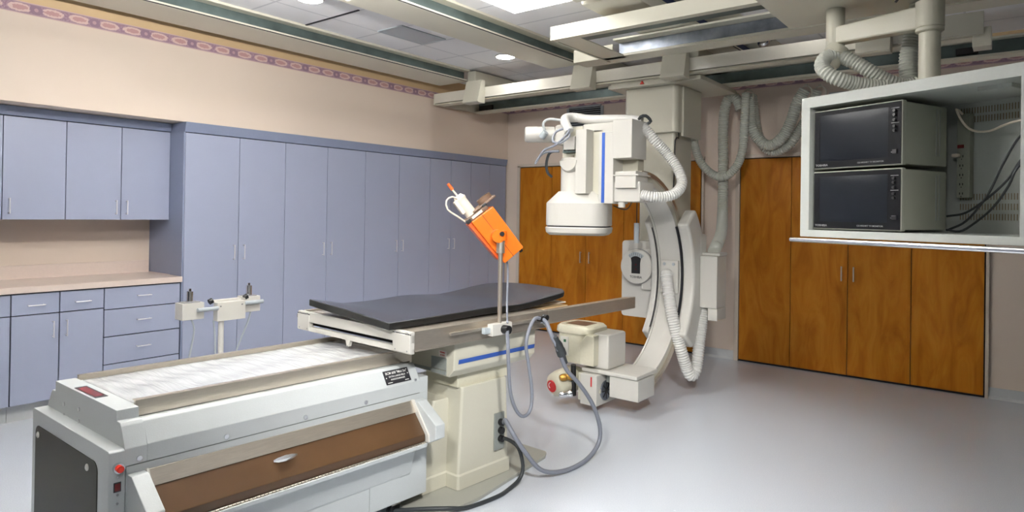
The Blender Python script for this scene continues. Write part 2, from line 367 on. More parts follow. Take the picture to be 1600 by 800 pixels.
def grille(label, x0, x1, z0, z1):
    t = thing('wall_vent', label, 'vent', ((x0 + x1) / 2, YB, (z0 + z1) / 2)); hx, hz = (x1 - x0) / 2, (z1 - z0) / 2
    MB().box(-hx - .03, -hx, -.02, 0, -hz, hz).box(hx, hx + .03, -.02, 0, -hz, hz).box(-hx, hx, -.02, 0, -hz - .03, -hz).box(-hx, hx, -.02, 0, hz, hz + .02).build('frame', VENTG, t)
    B('backing', GAP, t, -hx, hx, -.003, -.001, -hz, hz)
    mb = MB(); n = int(hz * 2 / .024)
    for i in range(n):
        z = -hz + (i + .5) * 2 * hz / n; mb.prism([(-.018, z - .006), (-.016, z - .008), (-.003, z + .004), (-.005, z + .006)], 0, -hx, hx)
    mb.build('louvers', VENTG, t)
grille('louvred wall vent high on the back wall behind the image intensifier', -4.31, -3.87, 2.42, 2.72)
grille('louvred wall vent high on the back wall behind the monitor cabinet hoses', -1.42, -.60, 2.38, 2.60)

# closet doors of the back wall
YD = 6.56
def closet_door(k, x0, x1, hx=None):
    o = B('door_%d' % k, WOOD, None, x0 + .003, x1 - .003, YD, YD + .025, .022, 2.026); o.data.transform(Matrix.Translation((-(x0 + x1) / 2, 0, 0))); o.location.x = (x0 + x1) / 2; struct(o)
    if hx is not None:
        hx -= (x0 + x1) / 2
        MB().box(hx - .006, hx + .006, YD - .03, YD - .022, .875, 1.01, .003).cyl((hx, YD - .026, .885), (hx, YD, .885), .004).cyl((hx, YD - .026, 1.0), (hx, YD, 1.0), .004).build('door_handle', STEEL, o, True)
closet_door(1, -5.019, -4.526); closet_door(2, -4.526, -4.033, -4.095); closet_door(3, -4.033, -3.535, -3.975); closet_door(4, -3.535, -3.04); closet_door(5, -3.04, -2.64)
closet_door(6, -2.227, -1.737); closet_door(7, -1.737, -1.241, -1.29); closet_door(8, -1.241, -.744, -1.19); closet_door(9, -.744, -.23)
for a, b in ((-5.019, -2.64), (-2.227, -.23)):
    struct(MB().box(a - .006, b + .006, YD + .026, YB, .0, 2.034).build('trim_4', GAP))
    struct(MB().box(a - .05, a - .008, YD + .002, YB, 0, 2.05).box(b + .008, b + .03, YD + .002, YB, 0, 2.05).box(a - .05, b + .03, YD + .002, YB, 2.038, 2.075).build('trim_5', mat('frame_paint', srgb(205, 192, 176), .5)))

# ---------------------------------------------------------------- blue cabinets
XF = -5.249
ALU = mat('satin_aluminium', srgb(214, 214, 216), .35, metal=.3)
def pull(o, x, y, z, vertical=True, L=.125):
    mb = MB(); h = L / 2
    if vertical: mb.cyl((x + .028, y, z - h), (x + .028, y, z + h), .0045, n=8).cyl((x, y, z - h + .006), (x + .028, y, z - h + .006), .004, n=8).cyl((x, y, z + h - .006), (x + .028, y, z + h - .006), .004, n=8)
    else: mb.cyl((x + .028, y - h, z), (x + .028, y + h, z), .0045, n=8).cyl((x, y - h + .006, z), (x + .028, y - h + .006, z), .004, n=8).cyl((x, y + h - .006, z), (x + .028, y + h - .006, z), .004, n=8)
    return mb.build('handle', ALU, o, True)
def tall_cab(y0, y1, ys, label):
    t = thing('tall_cabinet', label, 'cabinet', (XF, y0, 0), 0, 'tall blue cabinets along the left wall')
    W = y1 - y0
    B('body', BLUEEDGE, t, XW - XF + .004, -.021, .0005, W - .0005, .10, 2.06)
    B('shadow_gap', GAP, t, -.0205, -.0185, .002, W - .002, .11, 2.06)
    B('kick', KICK, t, XW - XF + .03, -.06, 0.001, W - .001, .0, .10)
    s = ys - y0
    for a, b, hy in ((0, s, s - .045), (s, W, s + .045)):
        d = B('door', BLUECAB, t, -.018, 0, a + .0026, b - .0026, .105, 2.055, .001); pull(d, 0, hy, 1.085)
tall_cab(2.462, 3.359, 2.92, 'tall blue double-door cabinet next to the open counter')
tall_cab(3.359, 4.271, 3.812, 'tall blue double-door cabinet, second from the counter')
tall_cab(4.271, 5.187, 4.728, 'tall blue double-door cabinet in the middle, behind the padded table')
tall_cab(5.187, 5.879, 5.531, 'narrower tall blue cabinet behind the orange injector')
tall_cab(5.879, 6.555, 6.227, 'narrow tall blue cabinet in the back corner')
t = thing('cabinet_cornice', 'blue cornice strip running over all the tall cabinets', 'cornice', (XF, 0, 0))
MB().prism([(-.59, 2.062), (.004, 2.062), (.022, 2.140), (-.59, 2.140)], 1, 2.455, 6.56).build('strip', BLUEEDGE, t)
t = thing('cabinet_side_panel', 'blue end panel of the tall cabinets beside the counter', 'panel', (XF, 2.45, 0))
B('panel', BLUEEDGE, t, XW - XF + .004, 0, -.002, .0115, .0, 2.06)

XU = -5.478
def upper_cab(y0, y1, ys, label, right_only=False):
    t = thing('wall_cabinet', label, 'cabinet', (XU, y0, 1.355), 0, 'blue wall cabinets above the counter'); W = y1 - y0
    B('body', BLUEEDGE, t, XW - XU + .004, -.021, .0005, W - .0005, 0, .715)
    B('shadow_gap', GAP, t, -.0205, -.0185, .002, W - .002, 0.004, .715)
    s = ys - y0
    for a, b, hy in ((0, s, s - .038), (s, W, s + .038)):
        d = B('door', BLUECAB, t, -.018, 0, a + .0026, b - .0026, 0, .712, .001); pull(d, 0, hy, .095, L=.11)
upper_cab(.964, 1.715, 1.34, 'blue wall cabinet cut by the left picture edge')
upper_cab(1.715, 2.448, 2.085, 'blue wall cabinet nearest the tall cabinets')
upper_cab(.22, .964, .59, 'blue wall cabinet left of the picture edge')
t = thing('cabinet_cornice', 'blue cornice strip over the short wall cabinets', 'cornice', (XU, 0, 0))
MB().prism([(-.35, 2.074), (.004, 2.074), (.02, 2.138), (-.35, 2.138)], 1, .22, 2.449).build('strip', BLUEEDGE, t)

def base_cab(y0, y1, label, bank=False):
    t = thing('base_cabinet', label, 'cabinet', (XF, y0, 0), 0, 'blue base cabinets under the counter'); W = y1 - y0
    B('body', BLUEEDGE, t, XW - XF + .004, -.021, .0005, W - .0005, .115, .862)
    B('shadow_gap', GAP, t, -.0205, -.0185, .001, W - .001, .117, .862)
    B('kick', KICK, t, XW - XF + .03, -.06, 0.001, W - .001, .0, .115)
    g = .0037
    def front(nm, a, b, z0, z1): return B(nm, BLUECAB, t, -.018, 0, a + g, b - g, z0 + g, z1 - g, .001)
    if bank:
        for z0, z1 in ((.70, .86), (.50, .70), (.298, .50)):
            d = front('drawer', 0, W - .006, z0, z1); pull(d, 0, W * .49, (z0 + z1) / 2 + .008, False, .10)
        front('lower_panel', 0, W - .006, .118, .298)
    else:
        s = W / 2
        for a, b, hy in ((0, s, s - .04), (s, W, s + .04)):
            d = front('drawer', a, b, .715, .86); pull(d, 0, (a + b) / 2, .78, False, .10)
            d = front('door', a, b, .118, .715); pull(d, 0, hy, .605, L=.115)
base_cab(1.898, 2.4475, 'blue drawer unit with three drawers beside the tall cabinets', True)
base_cab(1.343, 1.898, 'blue base cabinet with two drawers over two doors')
base_cab(.75, 1.343, 'blue base cabinet cut by the left picture edge')
t = thing('worktop', 'pinkish beige laminate worktop with upstand over the blue base cabinets', 'worktop', (XF, 0, 0))
MB().box(XW - XF + .002, .018, .3, 2.449, .866, .909, .003).build('slab', COUNTER, t, True)
MB().box(XW - XF + .001, XW - XF + .02, .3, 2.4405, .909, 1.008).box(XW - XF + .02, -.20, 2.440, 2.4485, .909, .912).build('upstand', COUNTER, t)

# ---------------------------------------------------------------- overhead rails
def ceiling_rail(label, xl, xr, y0, y1, top=.04, web=GALV):
    t = thing('ceiling_rail', label, 'rail', ((xl + xr) / 2, 0, 2.86), 0, 'overhead rails running to the back wall'); h = (xr - xl) / 2
    MB().box(-h, h, y0, y1, 0, .016, .002).box(h - .05, h, y0, y1, .016, .022).build('lower_flange', RAILC, t)
    MB().box(h - .075, h - .045, y0, y1, .018, .112).build('web', web, t)
    MB().box(-h, h + top, y0, y1, .106, .124).build('upper_flange', RAILC, t)
    B('seam_line', GAP, t, -h - .003, -h, y0, y1, .002, .012)
    B('track_edge', GAP, t, h - .001, h + .003, y0, y1, .001, .008)
ceiling_rail('overhead rail hugging the left wall', -5.12, -4.713, -1.0, 5.19)
ceiling_rail('second overhead rail from the left wall, passing the vent', -3.62, -3.29, -1.0, 5.19)
ceiling_rail('third overhead rail with a navy slot, above the hanging hoses', -2.12, -1.893, -1.0, 6.3, top=.21, web=NAVY)

# X-direction bridge carrying the C-arm trolley
t = thing('ceiling_bridge', 'long cream bridge frame under the ceiling carrying the C-arm trolley', 'ceiling bridge', (-2.7, 5.5, 2.65))
def bx(nm, m_, x0, x1, y0, y1, z0, z1, bev=.003): return B(nm, m_, t, x0 + 2.7, x1 + 2.7, y0 - 5.5, y1 - 5.5, z0 - 2.65, z1 - 2.65, bev)
ENAMGL = mat('glossy_enamel', srgb(224, 220, 206), 0.16, var=.01)
bx('front_beam', ENAMGL, -5.19, -.26, 5.18, 5.24, 2.668, 2.775)
bx('front_beam_lip', RAILC, -5.19, -.26, 5.20, 5.32, 2.650, 2.664)
bx('end_plate', RAILC, -5.205, -5.19, 5.18, 5.97, 2.652, 2.772)
bx('steel_channel', GALV, -5.18, .35, 5.925, 5.94, 2.672, 2.775)
bx('rear_flange', RAILC, -5.19, .35, 5.86, 5.99, 2.648, 2.668)
bx('rear_flange_top', RAILC, -5.19, .35, 5.86, 5.99, 2.775, 2.79)
bx('channel_stop', BLACK, -5.15, -4.95, 5.90, 5.922, 2.675, 2.735)
bx('channel_stop', BLACK, -.40, -.26, 5.90, 5.922, 2.69, 2.74)
bx('cover', CREAM, -.68, -.20, 5.14, 5.178, 2.655, 2.80)
bx('end_bracket', CREAM, -.26, -.16, 5.16, 5.30, 2.575, 2.70)
for xa in (-4.66, -3.31, -2.41, -.93):
    MB().prism([(5.06, 2.61), (5.085, 2.60), (5.178, 2.60), (5.178, 2.84), (5.12, 2.84)], 0, xa, xa + .215, .003, fn=lambda v: (v.x + 2.7, v.y - 5.5, v.z - 2.65)).build('bracket_cap', CREAM, t, True)
for xa, xb, zt in ((-4.72, -4.60, 2.972), (-3.34, -3.16, 2.972), (-2.3, -2.125, 2.96)):
    bx('truck', CREAM, xa, xb, 5.195, 6.35, 2.775, zt, .02)

# nearer frame carrying the monitor carriage
t = thing('ceiling_bridge', 'shorter cream bridge frame near the top edge carrying the monitor carriage', 'ceiling bridge', (-1.0, 4.0, 2.65))
def bp(nm, m_, x0, x1, y0, y1, z0, z1, bev=.003): return B(nm, m_, t, x0 + 1.0, x1 + 1.0, y0 - 4.0, y1 - 4.0, z0 - 2.65, z1 - 2.65, bev)
bp('front_beam', CREAM, -2.54, .9, 3.66, 3.72, 2.64, 2.735)
bp('front_beam_lip', GALV, -2.35, .9, 3.72, 3.80, 2.64, 2.65)
bp('end_plate', CREAM, -2.56, -2.54, 3.66, 4.46, 2.64, 2.735)
bp('end_shelf', CREAM, -2.54, -2.36, 3.72, 4.40, 2.645, 2.655)
bp('rear_web', GALVB, -2.42, .9, 4.375, 4.39, 2.665, 2.755)
bp('rear_flange', CREAM, -2.80, .9, 4.34, 4.52, 2.645, 2.665)
bp('rear_upper_flange', CREAM, -2.42, .9, 4.28, 4.40, 2.755, 2.77)
bp('rear_face', CREAM, -2.80, -2.45, 4.33, 4.345, 2.645, 2.745)
bp('truck', CREAM, -2.22, -1.86, 3.5, 4.9, 2.775, 2.855, .02)
bp('truck', CREAM, -2.22, -1.90, 2.6, 3.45, 2.775, 2.855, .02)

# ---------------------------------------------------------------- C-arm x-ray stand (hangs from its trolley)
CA = thing('c_arm_x_ray_machine', 'white ceiling-hung C-arm x-ray machine with a large image intensifier drum', 'x-ray machine', (-2.6, 5.6, 2.6))
OFF = Vector((-2.6, 5.6, 2.6))
def sh(v): return (v.x - OFF.x, v.y - OFF.y, v.z - OFF.z)
def cb(nm, m_, x0, x1, y0, y1, z0, z1, bev=.006, par=None):
    return MB().box(x0, x1, y0, y1, z0, z1, bev, fn=sh).build(nm, m_, par or CA, True)
def S(p): return (p[0] - OFF.x, p[1] - OFF.y, p[2] - OFF.z)
trolley = cb('trolley', CREAM, -3.02, -2.13, 5.26, 6.12, 2.605, 2.645, .008)
cb('trolley_front_cover', CREAM, -2.98, -2.30, 5.245, 5.262, 2.60, 2.655, .004, trolley)
MB().prism([(-2.68, 2.615), (-2.64, 2.615), (-2.66, 2.645)], 1, 5.232, 5.243, fn=sh).build('red_marker', RED, trolley)
# column head
col = MB().prism(rrect(-2.64, 5.62, .26, .27, .05), 2, 2.19, 2.602, fn=sh).build('column_head', CREAM, CA, True)
MB().prism(rrect(-2.375, 5.66, .012, .20, .005), 2, 2.16, 2.60, fn=sh).build('side_cover', CREAM, col, True)
MB().prism(rrect(-2.60, 5.62, .17, .20, .03), 2, 1.0, 2.19, fn=sh).build('telescopic_column', CREAM, CA, True)
MB().tube([S(p) for p in ((-2.41, 5.46, 2.2), (-2.405, 5.45, 2.14), (-2.422, 5.42, 2.12), (-2.424, 5.41, 1.8), (-2.43, 5.40, 1.5))], .006).build('cable', BLACK, CA, True)
# carrier plate with dial
plate = MB().prism(rrect(-2.61, .89, .20, .335, .03), 1, 5.19, 5.42, .004, fn=sh).build('carrier_plate', WHITE, CA, True)
# note rrect gives (x,z)
MB().box(-2.60, -2.40, 5.14, 5.2, .80, 1.16, .02, fn=sh).build('dial_backing', WHITE, plate, True)
DX, DZ = -2.66 + .085, 1.005
DX = -2.625
dial = MB().cyl(S((DX, 5.138, DZ)), S((DX, 5.10, DZ)), .150, n=48, prof=[(0, .150), (.85, .150), (1, .143)]).build('angle_dial', WHITE, plate, True)
MB().cyl(S((DX, 5.137, DZ)), S((DX, 5.128, DZ)), .154, n=48).build('dial_rim', TEXTG, dial, True)
MB().prism([(DX + .105 * math.sin(a), DZ + .02 + .105 * math.cos(a)) for a in [R(-45 + 9 * i) for i in range(11)]] + [(DX + .07 * math.sin(a), DZ + .02 + .07 * math.cos(a)) for a in [R(45 - 9 * i) for i in range(11)]], 1, 5.096, 5.102, fn=sh).build('scale', VENTG, dial)
MB().prism([(DX + .07 * math.sin(a), DZ + .02 + .07 * math.cos(a)) for a in [R(-42 + 12 * i) for i in range(8)]] + [(DX + .04, DZ + .03), (DX + .04, DZ - .06), (DX - .04, DZ - .06), (DX - .04, DZ + .03)], 1, 5.095, 5.102, fn=sh).build('display', BLACK, dial)
text('30', .018, REDD, dial, S((DX, 5.0948, DZ + .015)), (1, 0, 0), (0, 0, 1)); text('15', .018, REDD, dial, S((DX, 5.0948, DZ - .025)), (1, 0, 0), (0, 0, 1))
text('TOSHIBA', .028, TEXTD, dial, S((DX, 5.0998, DZ - .092)), (1, 0, 0), (0, 0, 1))
for i in range(-3, 4):
    a = R(i * 13); p = (DX + .088 * math.sin(a), DZ + .02 + .088 * math.cos(a))
    MB().box(p[0] - .0012, p[0] + .0012, 5.094, 5.097, p[1] - .012, p[1] + .012, fn=sh).build('tick', TEXTD, dial)
# the C
CY, CZ = 4.335, .953
arc = MB().arc(CY, CZ, .745, .815, 92, -92, -2.385, -2.205, 72, fn=sh).build('c_arc', WHITE, CA, True)
MB().arc(CY, CZ, .735, .752, 92, -92, -2.212, -2.196, 72, fn=sh).arc(CY, CZ, .735, .752, 92, -92, -2.394, -2.380, 72, fn=sh).build('arc_edge', WHITE, arc, True)
MB().arc(CY, CZ, .79, .822, 92, -92, -2.206, -2.18, 72, fn=sh).build('arc_track', STEEL, arc, True)
MB().arc(CY, CZ, .752, .79, 92, -92, -2.206, -2.198, 72, fn=sh).build('arc_groove', CREAM, arc, True)
# sleeve that holds the C (crescent covers at both sides)
def cres(r_in, depth, span):
    def ro(t):
        k = max(0.0, math.cos(t / R(span) * math.pi / 2)) ** .5
        return .80 + depth * k
    return (lambda t: r_in, ro)
ri, ro = cres(.712, .12, 58)
MB().arc(CY, CZ, ri, ro, -40, 38, -2.455, -2.400, 40, fn=sh).build('sleeve_cover', WHITE, CA, True)
ri, ro = cres(.712, .165, 56)
rc = MB().arc(CY, CZ, ri, ro, -39, 37, -2.175, -2.075, 40, fn=sh).build('sleeve_cover', WHITE, CA, True)
mod = rc.modifiers.new('bevel', 'BEVEL'); mod.width = .03; mod.segments = 4; mod.limit_method = 'ANGLE'
for o in CA.children:
    if o.name.startswith('sleeve_cover') and o is not rc:
        mod = o.modifiers.new('bevel', 'BEVEL'); mod.width = .015; mod.segments = 3; mod.limit_method = 'ANGLE'
MB().arc(CY, CZ, .708, .712, -36, 34, -2.3975, -2.389, 30, fn=sh).build('slot', GAP, CA)
MB().arc(CY, CZ, .722, .733, -30, 34, -2.195, -2.178, 30, fn=sh).build('slot', GAP, CA)
cb('sleeve_body', WHITE, -2.47, -2.07, 5.16, 5.30, .62, 1.30, .02)
hp = cb('hose_plate', WHITE, -2.365, -2.21, 5.035, 5.07, .81, 1.08, .006)
for x in (-2.33, -2.25): MB().cyl(S((x, 5.034, 1.05)), S((x, 5.03, 1.05)), .013, n=14).build('cap', VENTG, hp, True)
jb = cb('junction_box', WHITE, -2.075, -1.93, 5.16, 5.37, .70, 1.125, .008)
cb('junction_box_lower', WHITE, -2.01, -1.93, 5.17, 5.37, .60, .70, .006, jb)
cb('junction_box_lid', WHITE, -2.085, -1.925, 5.20, 5.38, 1.125, 1.15, .006, jb)
MB().tube([S(p) for p in [(-2.30, 5.06, .955), (-2.293, 5.0, .955), (-2.253, 4.96, .809), (-2.194, 4.92, .612), (-2.15, 4.95, .408), (-2.109, 5.0, .226), (-2.083, 5.03, .165), (-2.062, 5.08, .218), (-2.062, 5.13, .393), (-2.07, 5.2, .567), (-2.085, 5.27, .72)]], .046, 18, .075, .019).build('corrugated_hose', HOSEW, CA, True)
# upper arm end, stripe box
arm = cb('arm_head', WHITE, -2.40, -2.155, 4.235, 4.46, 1.545, 1.695, .012)
cb('arm_bracket', WHITE, -2.345, -2.175, 4.205, 4.40, 1.645, 1.768, .006, arm)
cb('bracket_flange', WHITE, -2.36, -2.155, 4.20, 4.40, 1.735, 1.745, .002, arm)
MB().cyl(S((-2.32, 4.27, 1.55)), S((-2.32, 4.27, 1.505)), .026, .026, 16).build('knob', WHITE, arm, True)
top = cb('counterweight_box', WHITE, -2.365, -2.205, 4.195, 4.43, 1.862, 2.145, .008)
cb('top_beam', WHITE, -2.66, -2.212, 4.26, 4.455, 2.07, 2.142, .008)
cb('recess_wall', CREAM, -2.37, -2.24, 4.36, 4.46, 1.70, 1.87, .003)
sp = cb('stripe_panel', WHITE, -2.49, -2.365, 4.215, 4.45, 1.533, 2.065, .006)
cb('blue_stripe', BLUE, -2.462, -2.437, 4.2125, 4.2155, 1.538, 2.06, .0005, sp)
cb('gear_housing', WHITE, -2.66, -2.565, 4.16, 4.42, 1.605, 2.09, .004)
cb('gear_side_cover', CREAM, -2.566, -2.485, 4.26, 4.44, 1.60, 2.09, .004)
# image intensifier
IX, IY = -2.725, 4.335
ii = thing  # placeholder to keep names short
def ring(hx, r, z, rot=R(22)):
    P = rrect(0, 0, hx, hx, r, 8); c, s_ = math.cos(rot), math.sin(rot)
    return [S((IX + x * c - y * s_, IY + x * s_ + y * c, z)) for x, y in P]
drum = MB().loft([ring(.235, .12, 1.362), ring(.238, .12, 1.368), ring(.238, .12, 1.530), ring(.235, .12, 1.538), ring(.15, .06, 1.625)]).build('intensifier_drum', WHITE, CA, True)
MB().loft([ring(.215, .11, 1.290), ring(.238, .12, 1.310), ring(.243, .12, 1.345), ring(.238, .12, 1.352)]).build('input_window', WHITE, drum, True)
MB().loft([ring(.228, .11, 1.35), ring(.228, .11, 1.364)]).build('shadow_ring', GAP, drum, True)
neck = MB().loft([ring(.142, .09, 1.60), ring(.142, .09, 1.87), ring(.135, .085, 1.885)]).build('intensifier_neck', WHITE, CA, True)
cb('optics_frame', CREAM, -2.84, -2.66, 4.26, 4.45, 1.87, 2.13, .004)
MB().box(-2.80, -2.695, 4.20, 4.27, 1.945, 2.05, .01, fn=sh).build('optics_cover', WHITE, neck, True)
MB().box(-2.815, -2.68, 4.215, 4.262, 1.925, 1.94, .002, fn=sh).box(-2.68, -2.67, 4.22, 4.262, 1.93, 2.09, .002, fn=sh).box(-2.815, -2.807, 4.22, 4.262, 1.93, 2.06, .002, fn=sh).build('optics_bracket', GALV, neck, True)
MB().cyl(S((-2.745, 4.262, 1.90)), S((-2.745, 4.25, 1.90)), .011, n=14).build('screw', STEEL, neck, True)
MB().loft([[S((-2.725 + rr * math.cos(R(180 + 180 * i / 16)), 4.155 + dy, 1.86 + rr * 1.05 * math.sin(R(180 + 180 * i / 16)))) for i in range(17)] for dy, rr in ((.06, .088), (.02, .088), (0, .075))]).build('neck_bulge', WHITE, neck, True)
cam_can = MB().cyl(S((-3.10, 4.10, 2.075)), S((-2.86, 4.30, 2.08)), .062, n=28, prof=[(0, .046), (.02, .058), (.07, .063), (.75, .063), (.77, .05), (1, .05)]).build('camera_barrel', WHITE, CA, True)
MB().box(-2.90, -2.80, 4.22, 4.42, 1.99, 2.15, .02, fn=sh).build('camera_mount', WHITE, cam_can, True)
MB().tube([S(p) for p in ((-2.93, 4.14, 2.09), (-2.935, 4.12, 2.15), (-2.90, 4.14, 2.185), (-2.83, 4.2, 2.18), (-2.78, 4.25, 2.17))], .010, 8).build('camera_lead', LGREY, cam_can, True)
MB().cyl(S((-2.95, 4.12, 2.045)), S((-2.91, 4.12, 2.085)), .026, n=12).build('connector', VENTG, cam_can, True)
MB().tube([S(p) for p in [(-2.69, 4.12, 2.075), (-2.735, 4.13, 2.14), (-2.775, 4.2, 2.19), (-2.75, 4.28, 2.205), (-2.651, 4.33, 2.188), (-2.498, 4.36, 2.180), (-2.344, 4.38, 2.170), (-2.23, 4.4, 2.15)]], .036, 14, .03, .014).build('cable_sleeve', HOSEW, CA, True)
MB().tube([S(p) for p in [(-2.24, 4.40, 2.12), (-2.19, 4.4, 2.075), (-2.135, 4.42, 2.005), (-2.07, 4.48, 1.915), (-1.99, 4.5, 1.80), (-1.945, 4.48, 1.69), (-1.965, 4.42, 1.615), (-2.02, 4.35, 1.585), (-2.09, 4.29, 1.585), (-2.16, 4.27, 1.60)]], .037, 16, .08, .017).build('corrugated_hose', HOSEW, CA, True)
for i, pts in enumerate([[(-2.69, 4.10, 2.08), (-2.66, 4.07, 2.03), (-2.72, 4.05, 1.985), (-2.80, 4.06, 2.0), (-2.79, 4.08, 2.07), (-2.72, 4.10, 2.10)],
                         [(-2.68, 4.10, 2.09), (-2.67, 4.06, 2.05), (-2.76, 4.04, 1.97), (-2.86, 4.03, 1.93), (-2.93, 4.02, 1.84)],
                         [(-2.80, 4.14, 1.93), (-2.86, 4.08, 1.925), (-2.90, 4.05, 1.90), (-2.935, 4.02, 1.83)],
                         [(-2.80, 4.15, 1.935), (-2.86, 4.11, 1.92), (-2.885, 4.10, 1.84), (-2.88, 4.11, 1.77), (-2.86, 4.14, 1.735)]]):
    MB().tube([S(p) for p in pts], .009 if i != 3 else .011, 8).build('camera_cable', RUBBER if i < 3 else BCABLE, CA, True)
MB().tube([S(p) for p in ((-2.26, 4.40, 2.15), (-2.22, 4.35, 2.175), (-2.19, 4.38, 2.185), (-2.17, 4.42, 2.15), (-2.2, 4.42, 2.13))], .012, 8).build('strain_relief', BCABLE, CA, True)
# pull switch behind the arm
MB().tube([S(p) for p in ((-2.30, 4.40, 1.56), (-2.36, 4.44, 1.50), (-2.42, 4.46, 1.495), (-2.50, 4.47, 1.52))], .005, 6).build('cord', BLACK, CA, True)
sw = MB().cyl(S((-2.495, 4.85, 1.385)), S((-2.495, 4.85, 1.22)), .022, n=12).build('hand_switch', VENTG, CA, True)
MB().cyl(S((-2.495, 4.85, 1.56)), S((-2.495, 4.85, 1.385)), .004, n=6).build('cord', BLACK, sw)
# lower end: arc end box, plate, tube
cb('arc_end_box', WHITE, -2.33, -2.10, 4.14, 4.40, .135, .285, .006)
cb('tube_plate', WHITE, -2.56, -2.105, 4.13, 4.46, .288, .318, .008)
th = MB().prism([(-2.52, 4.15), (-2.345, 4.15), (-2.345, 4.42), (-2.52, 4.42)], 2, .318, .575, .02, fn=sh).build('tube_bracket', WHITE, CA, True)
tb = MB().loft([[S(q + (z,)) for q in rrect(-2.64, 4.24, hx, hy, .07)] for z, hx, hy in ((.34, .135, .13), (.36, .14, .135), (.54, .14, .135), (.565, .135, .13))]).build('tube_housing', YELLOWED, CA, True)
MB().loft([[S(q + (z,)) for q in rrect(-2.635, 4.25, hx, hy, .08)] for z, hx, hy in ((.555, .155, .15), (.565, .165, .155), (.60, .162, .152), (.617, .145, .14))]).build('collimator_cover', YELLOWED, tb, True)
MB().prism(rrect(-2.64, 4.25, .09, .085, .01), 2, .6155, .619, fn=sh).build('port_window', BRONZE, tb)
MB().box(-2.73, -2.66, 4.098, 4.106, .39, .53, .002, fn=sh).build('panel_frame', WHITE, tb)
MB().box(-2.70, -2.68, 4.0955, 4.099, .49, .51, fn=sh).build('indicator', mat('green_indicator', srgb(40, 90, 60), .4), tb)
MB().prism([(-2.55, .345), (-2.55, .50), (-2.50, .565), (-2.43, .565), (-2.43, .345)], 1, 4.085, 4.16, .006, fn=sh).build('tube_yoke', YELLOWED, CA, True)
rt_ = MB().cyl(S((-2.735, 4.0, .170)), S((-2.67, 4.27, .212)), .09, n=32, prof=[(0, .04), (.02, .06), (.10, .086), (.3, .096), (.75, .096), (.85, .07), (1, .07)]).build('tube_anode_end', YELLOWED, CA, True)
e1 = Vector((.735, .678, 0)); dn = Vector((.065, .27, .042)).normalized(); ex = Vector((0, 0, 1)).cross(dn).normalized() * -1
c0 = Vector(S((-2.735, 4.0, .170))) - dn * .003
MB().cyl(c0 - dn * .003, c0 + dn * .004, .045, n=24).build('red_emblem', REDLOGO, rt_)
MB().tube([c0 - dn * .004 + Vector((.022 * math.cos(R(a)), 0, .022 * math.sin(R(a)) + .006)) for a in range(60, 250, 15)], .003, 6).build('emblem_mark', WHITE, rt_)
MB().cyl(S((-2.60, 4.08, .335)), S((-2.62, 4.12, .10)), .02, n=10).build('mount_rod', BLACK, CA, True)
for z in (.245, .12):
    MB().cyl(S((-2.66, 3.99, z)), S((-2.60, 4.06, z + .01)), .026, n=14, prof=[(0, .018), (.2, .026), (.5, .026), (.55, .02), (.8, .03), (1, .03)]).build('coupling', BRASS if z > .2 else CHROME, CA, True)
hx_ = cb('heat_exchanger', WHITE, -2.54, -2.40, 4.08, 4.36, .06, .285, .008)
cb('heat_exchanger_cover', CREAM, -2.57, -2.545, 4.10, 4.34, .08, .28, .005, hx_)
MB().cyl(S((-2.3985, 4.20, .16)), S((-2.388, 4.20, .16)), .072, n=28).build('fan_grille', GALVB, hx_, True)
mb = MB()
for i in range(8):
    a = 2 * math.pi * i / 8; mb.box(-2.389, -2.384, 4.20 - .003, 4.20 + .003, .16, .22, fn=lambda v, a=a: S((v.x, 4.20 + (v.y - 4.2) * math.cos(a) - (v.z - .16) * math.sin(a), .16 + (v.y - 4.2) * math.sin(a) + (v.z - .16) * math.cos(a))))
mb.cyl(S((-2.39, 4.20, .16)), S((-2.382, 4.20, .16)), .02, n=12).build('fan_blades', BLACK, hx_)
cb('side_knob', CREAM, -2.399, -2.390, 4.11, 4.14, .15, .18, .004, hx_)
cb('red_bar', REDLOGO, -2.45, -2.44, 4.077, 4.081, .20, .27, .001, hx_)
cb('hinge_block', PLATEG, -2.39, -2.345, 4.2, 4.26, .22, .285, .004)

# hoses hung along the rear rail
def hose(label, pts, r, grp='corrugated cable hoses hung behind the C-arm'):
    o = MB().tube(pts, r, 14, .07, .018).build('cable_hose', HOSE, None, True); tag(o, label, 'hose', grp); return o
hose('grey corrugated hose dropping from the ceiling to the junction box of the C-arm', [(-2.015, 5.29, 1.152), (-2.03, 5.40, 1.20), (-2.12, 5.75, 1.30), (-2.2, 6.0, 1.50), (-2.243, 6.12, 1.93), (-2.26, 6.15, 2.305), (-2.237, 6.15, 2.52), (-2.18, 6.15, 2.600), (-2.121, 6.15, 2.54), (-2.095, 6.15, 2.46)], .047)
hose('grey corrugated hose looping from the column head up to the rail', [(-2.40, 5.80, 2.20), (-2.428, 5.86, 2.127), (-2.404, 5.95, 1.971), (-2.322, 6.0, 1.862), (-2.205, 6.02, 1.82), (-2.102, 6.05, 1.904), (-2.044, 6.06, 2.056), (-2.033, 6.07, 2.29), (-2.024, 6.07, 2.501), (-2.019, 6.07, 2.60)], .038)
hose('inner of the two hoses sagging behind the top left of the monitor cabinet', [(-2.02, 6.16, 2.60), (-2.0, 6.18, 2.30), (-1.913, 6.2, 2.15), (-1.826, 6.2, 2.115), (-1.73, 6.2, 2.181), (-1.654, 6.2, 2.322), (-1.606, 6.2, 2.48), (-1.537, 6.2, 2.60)], .05)
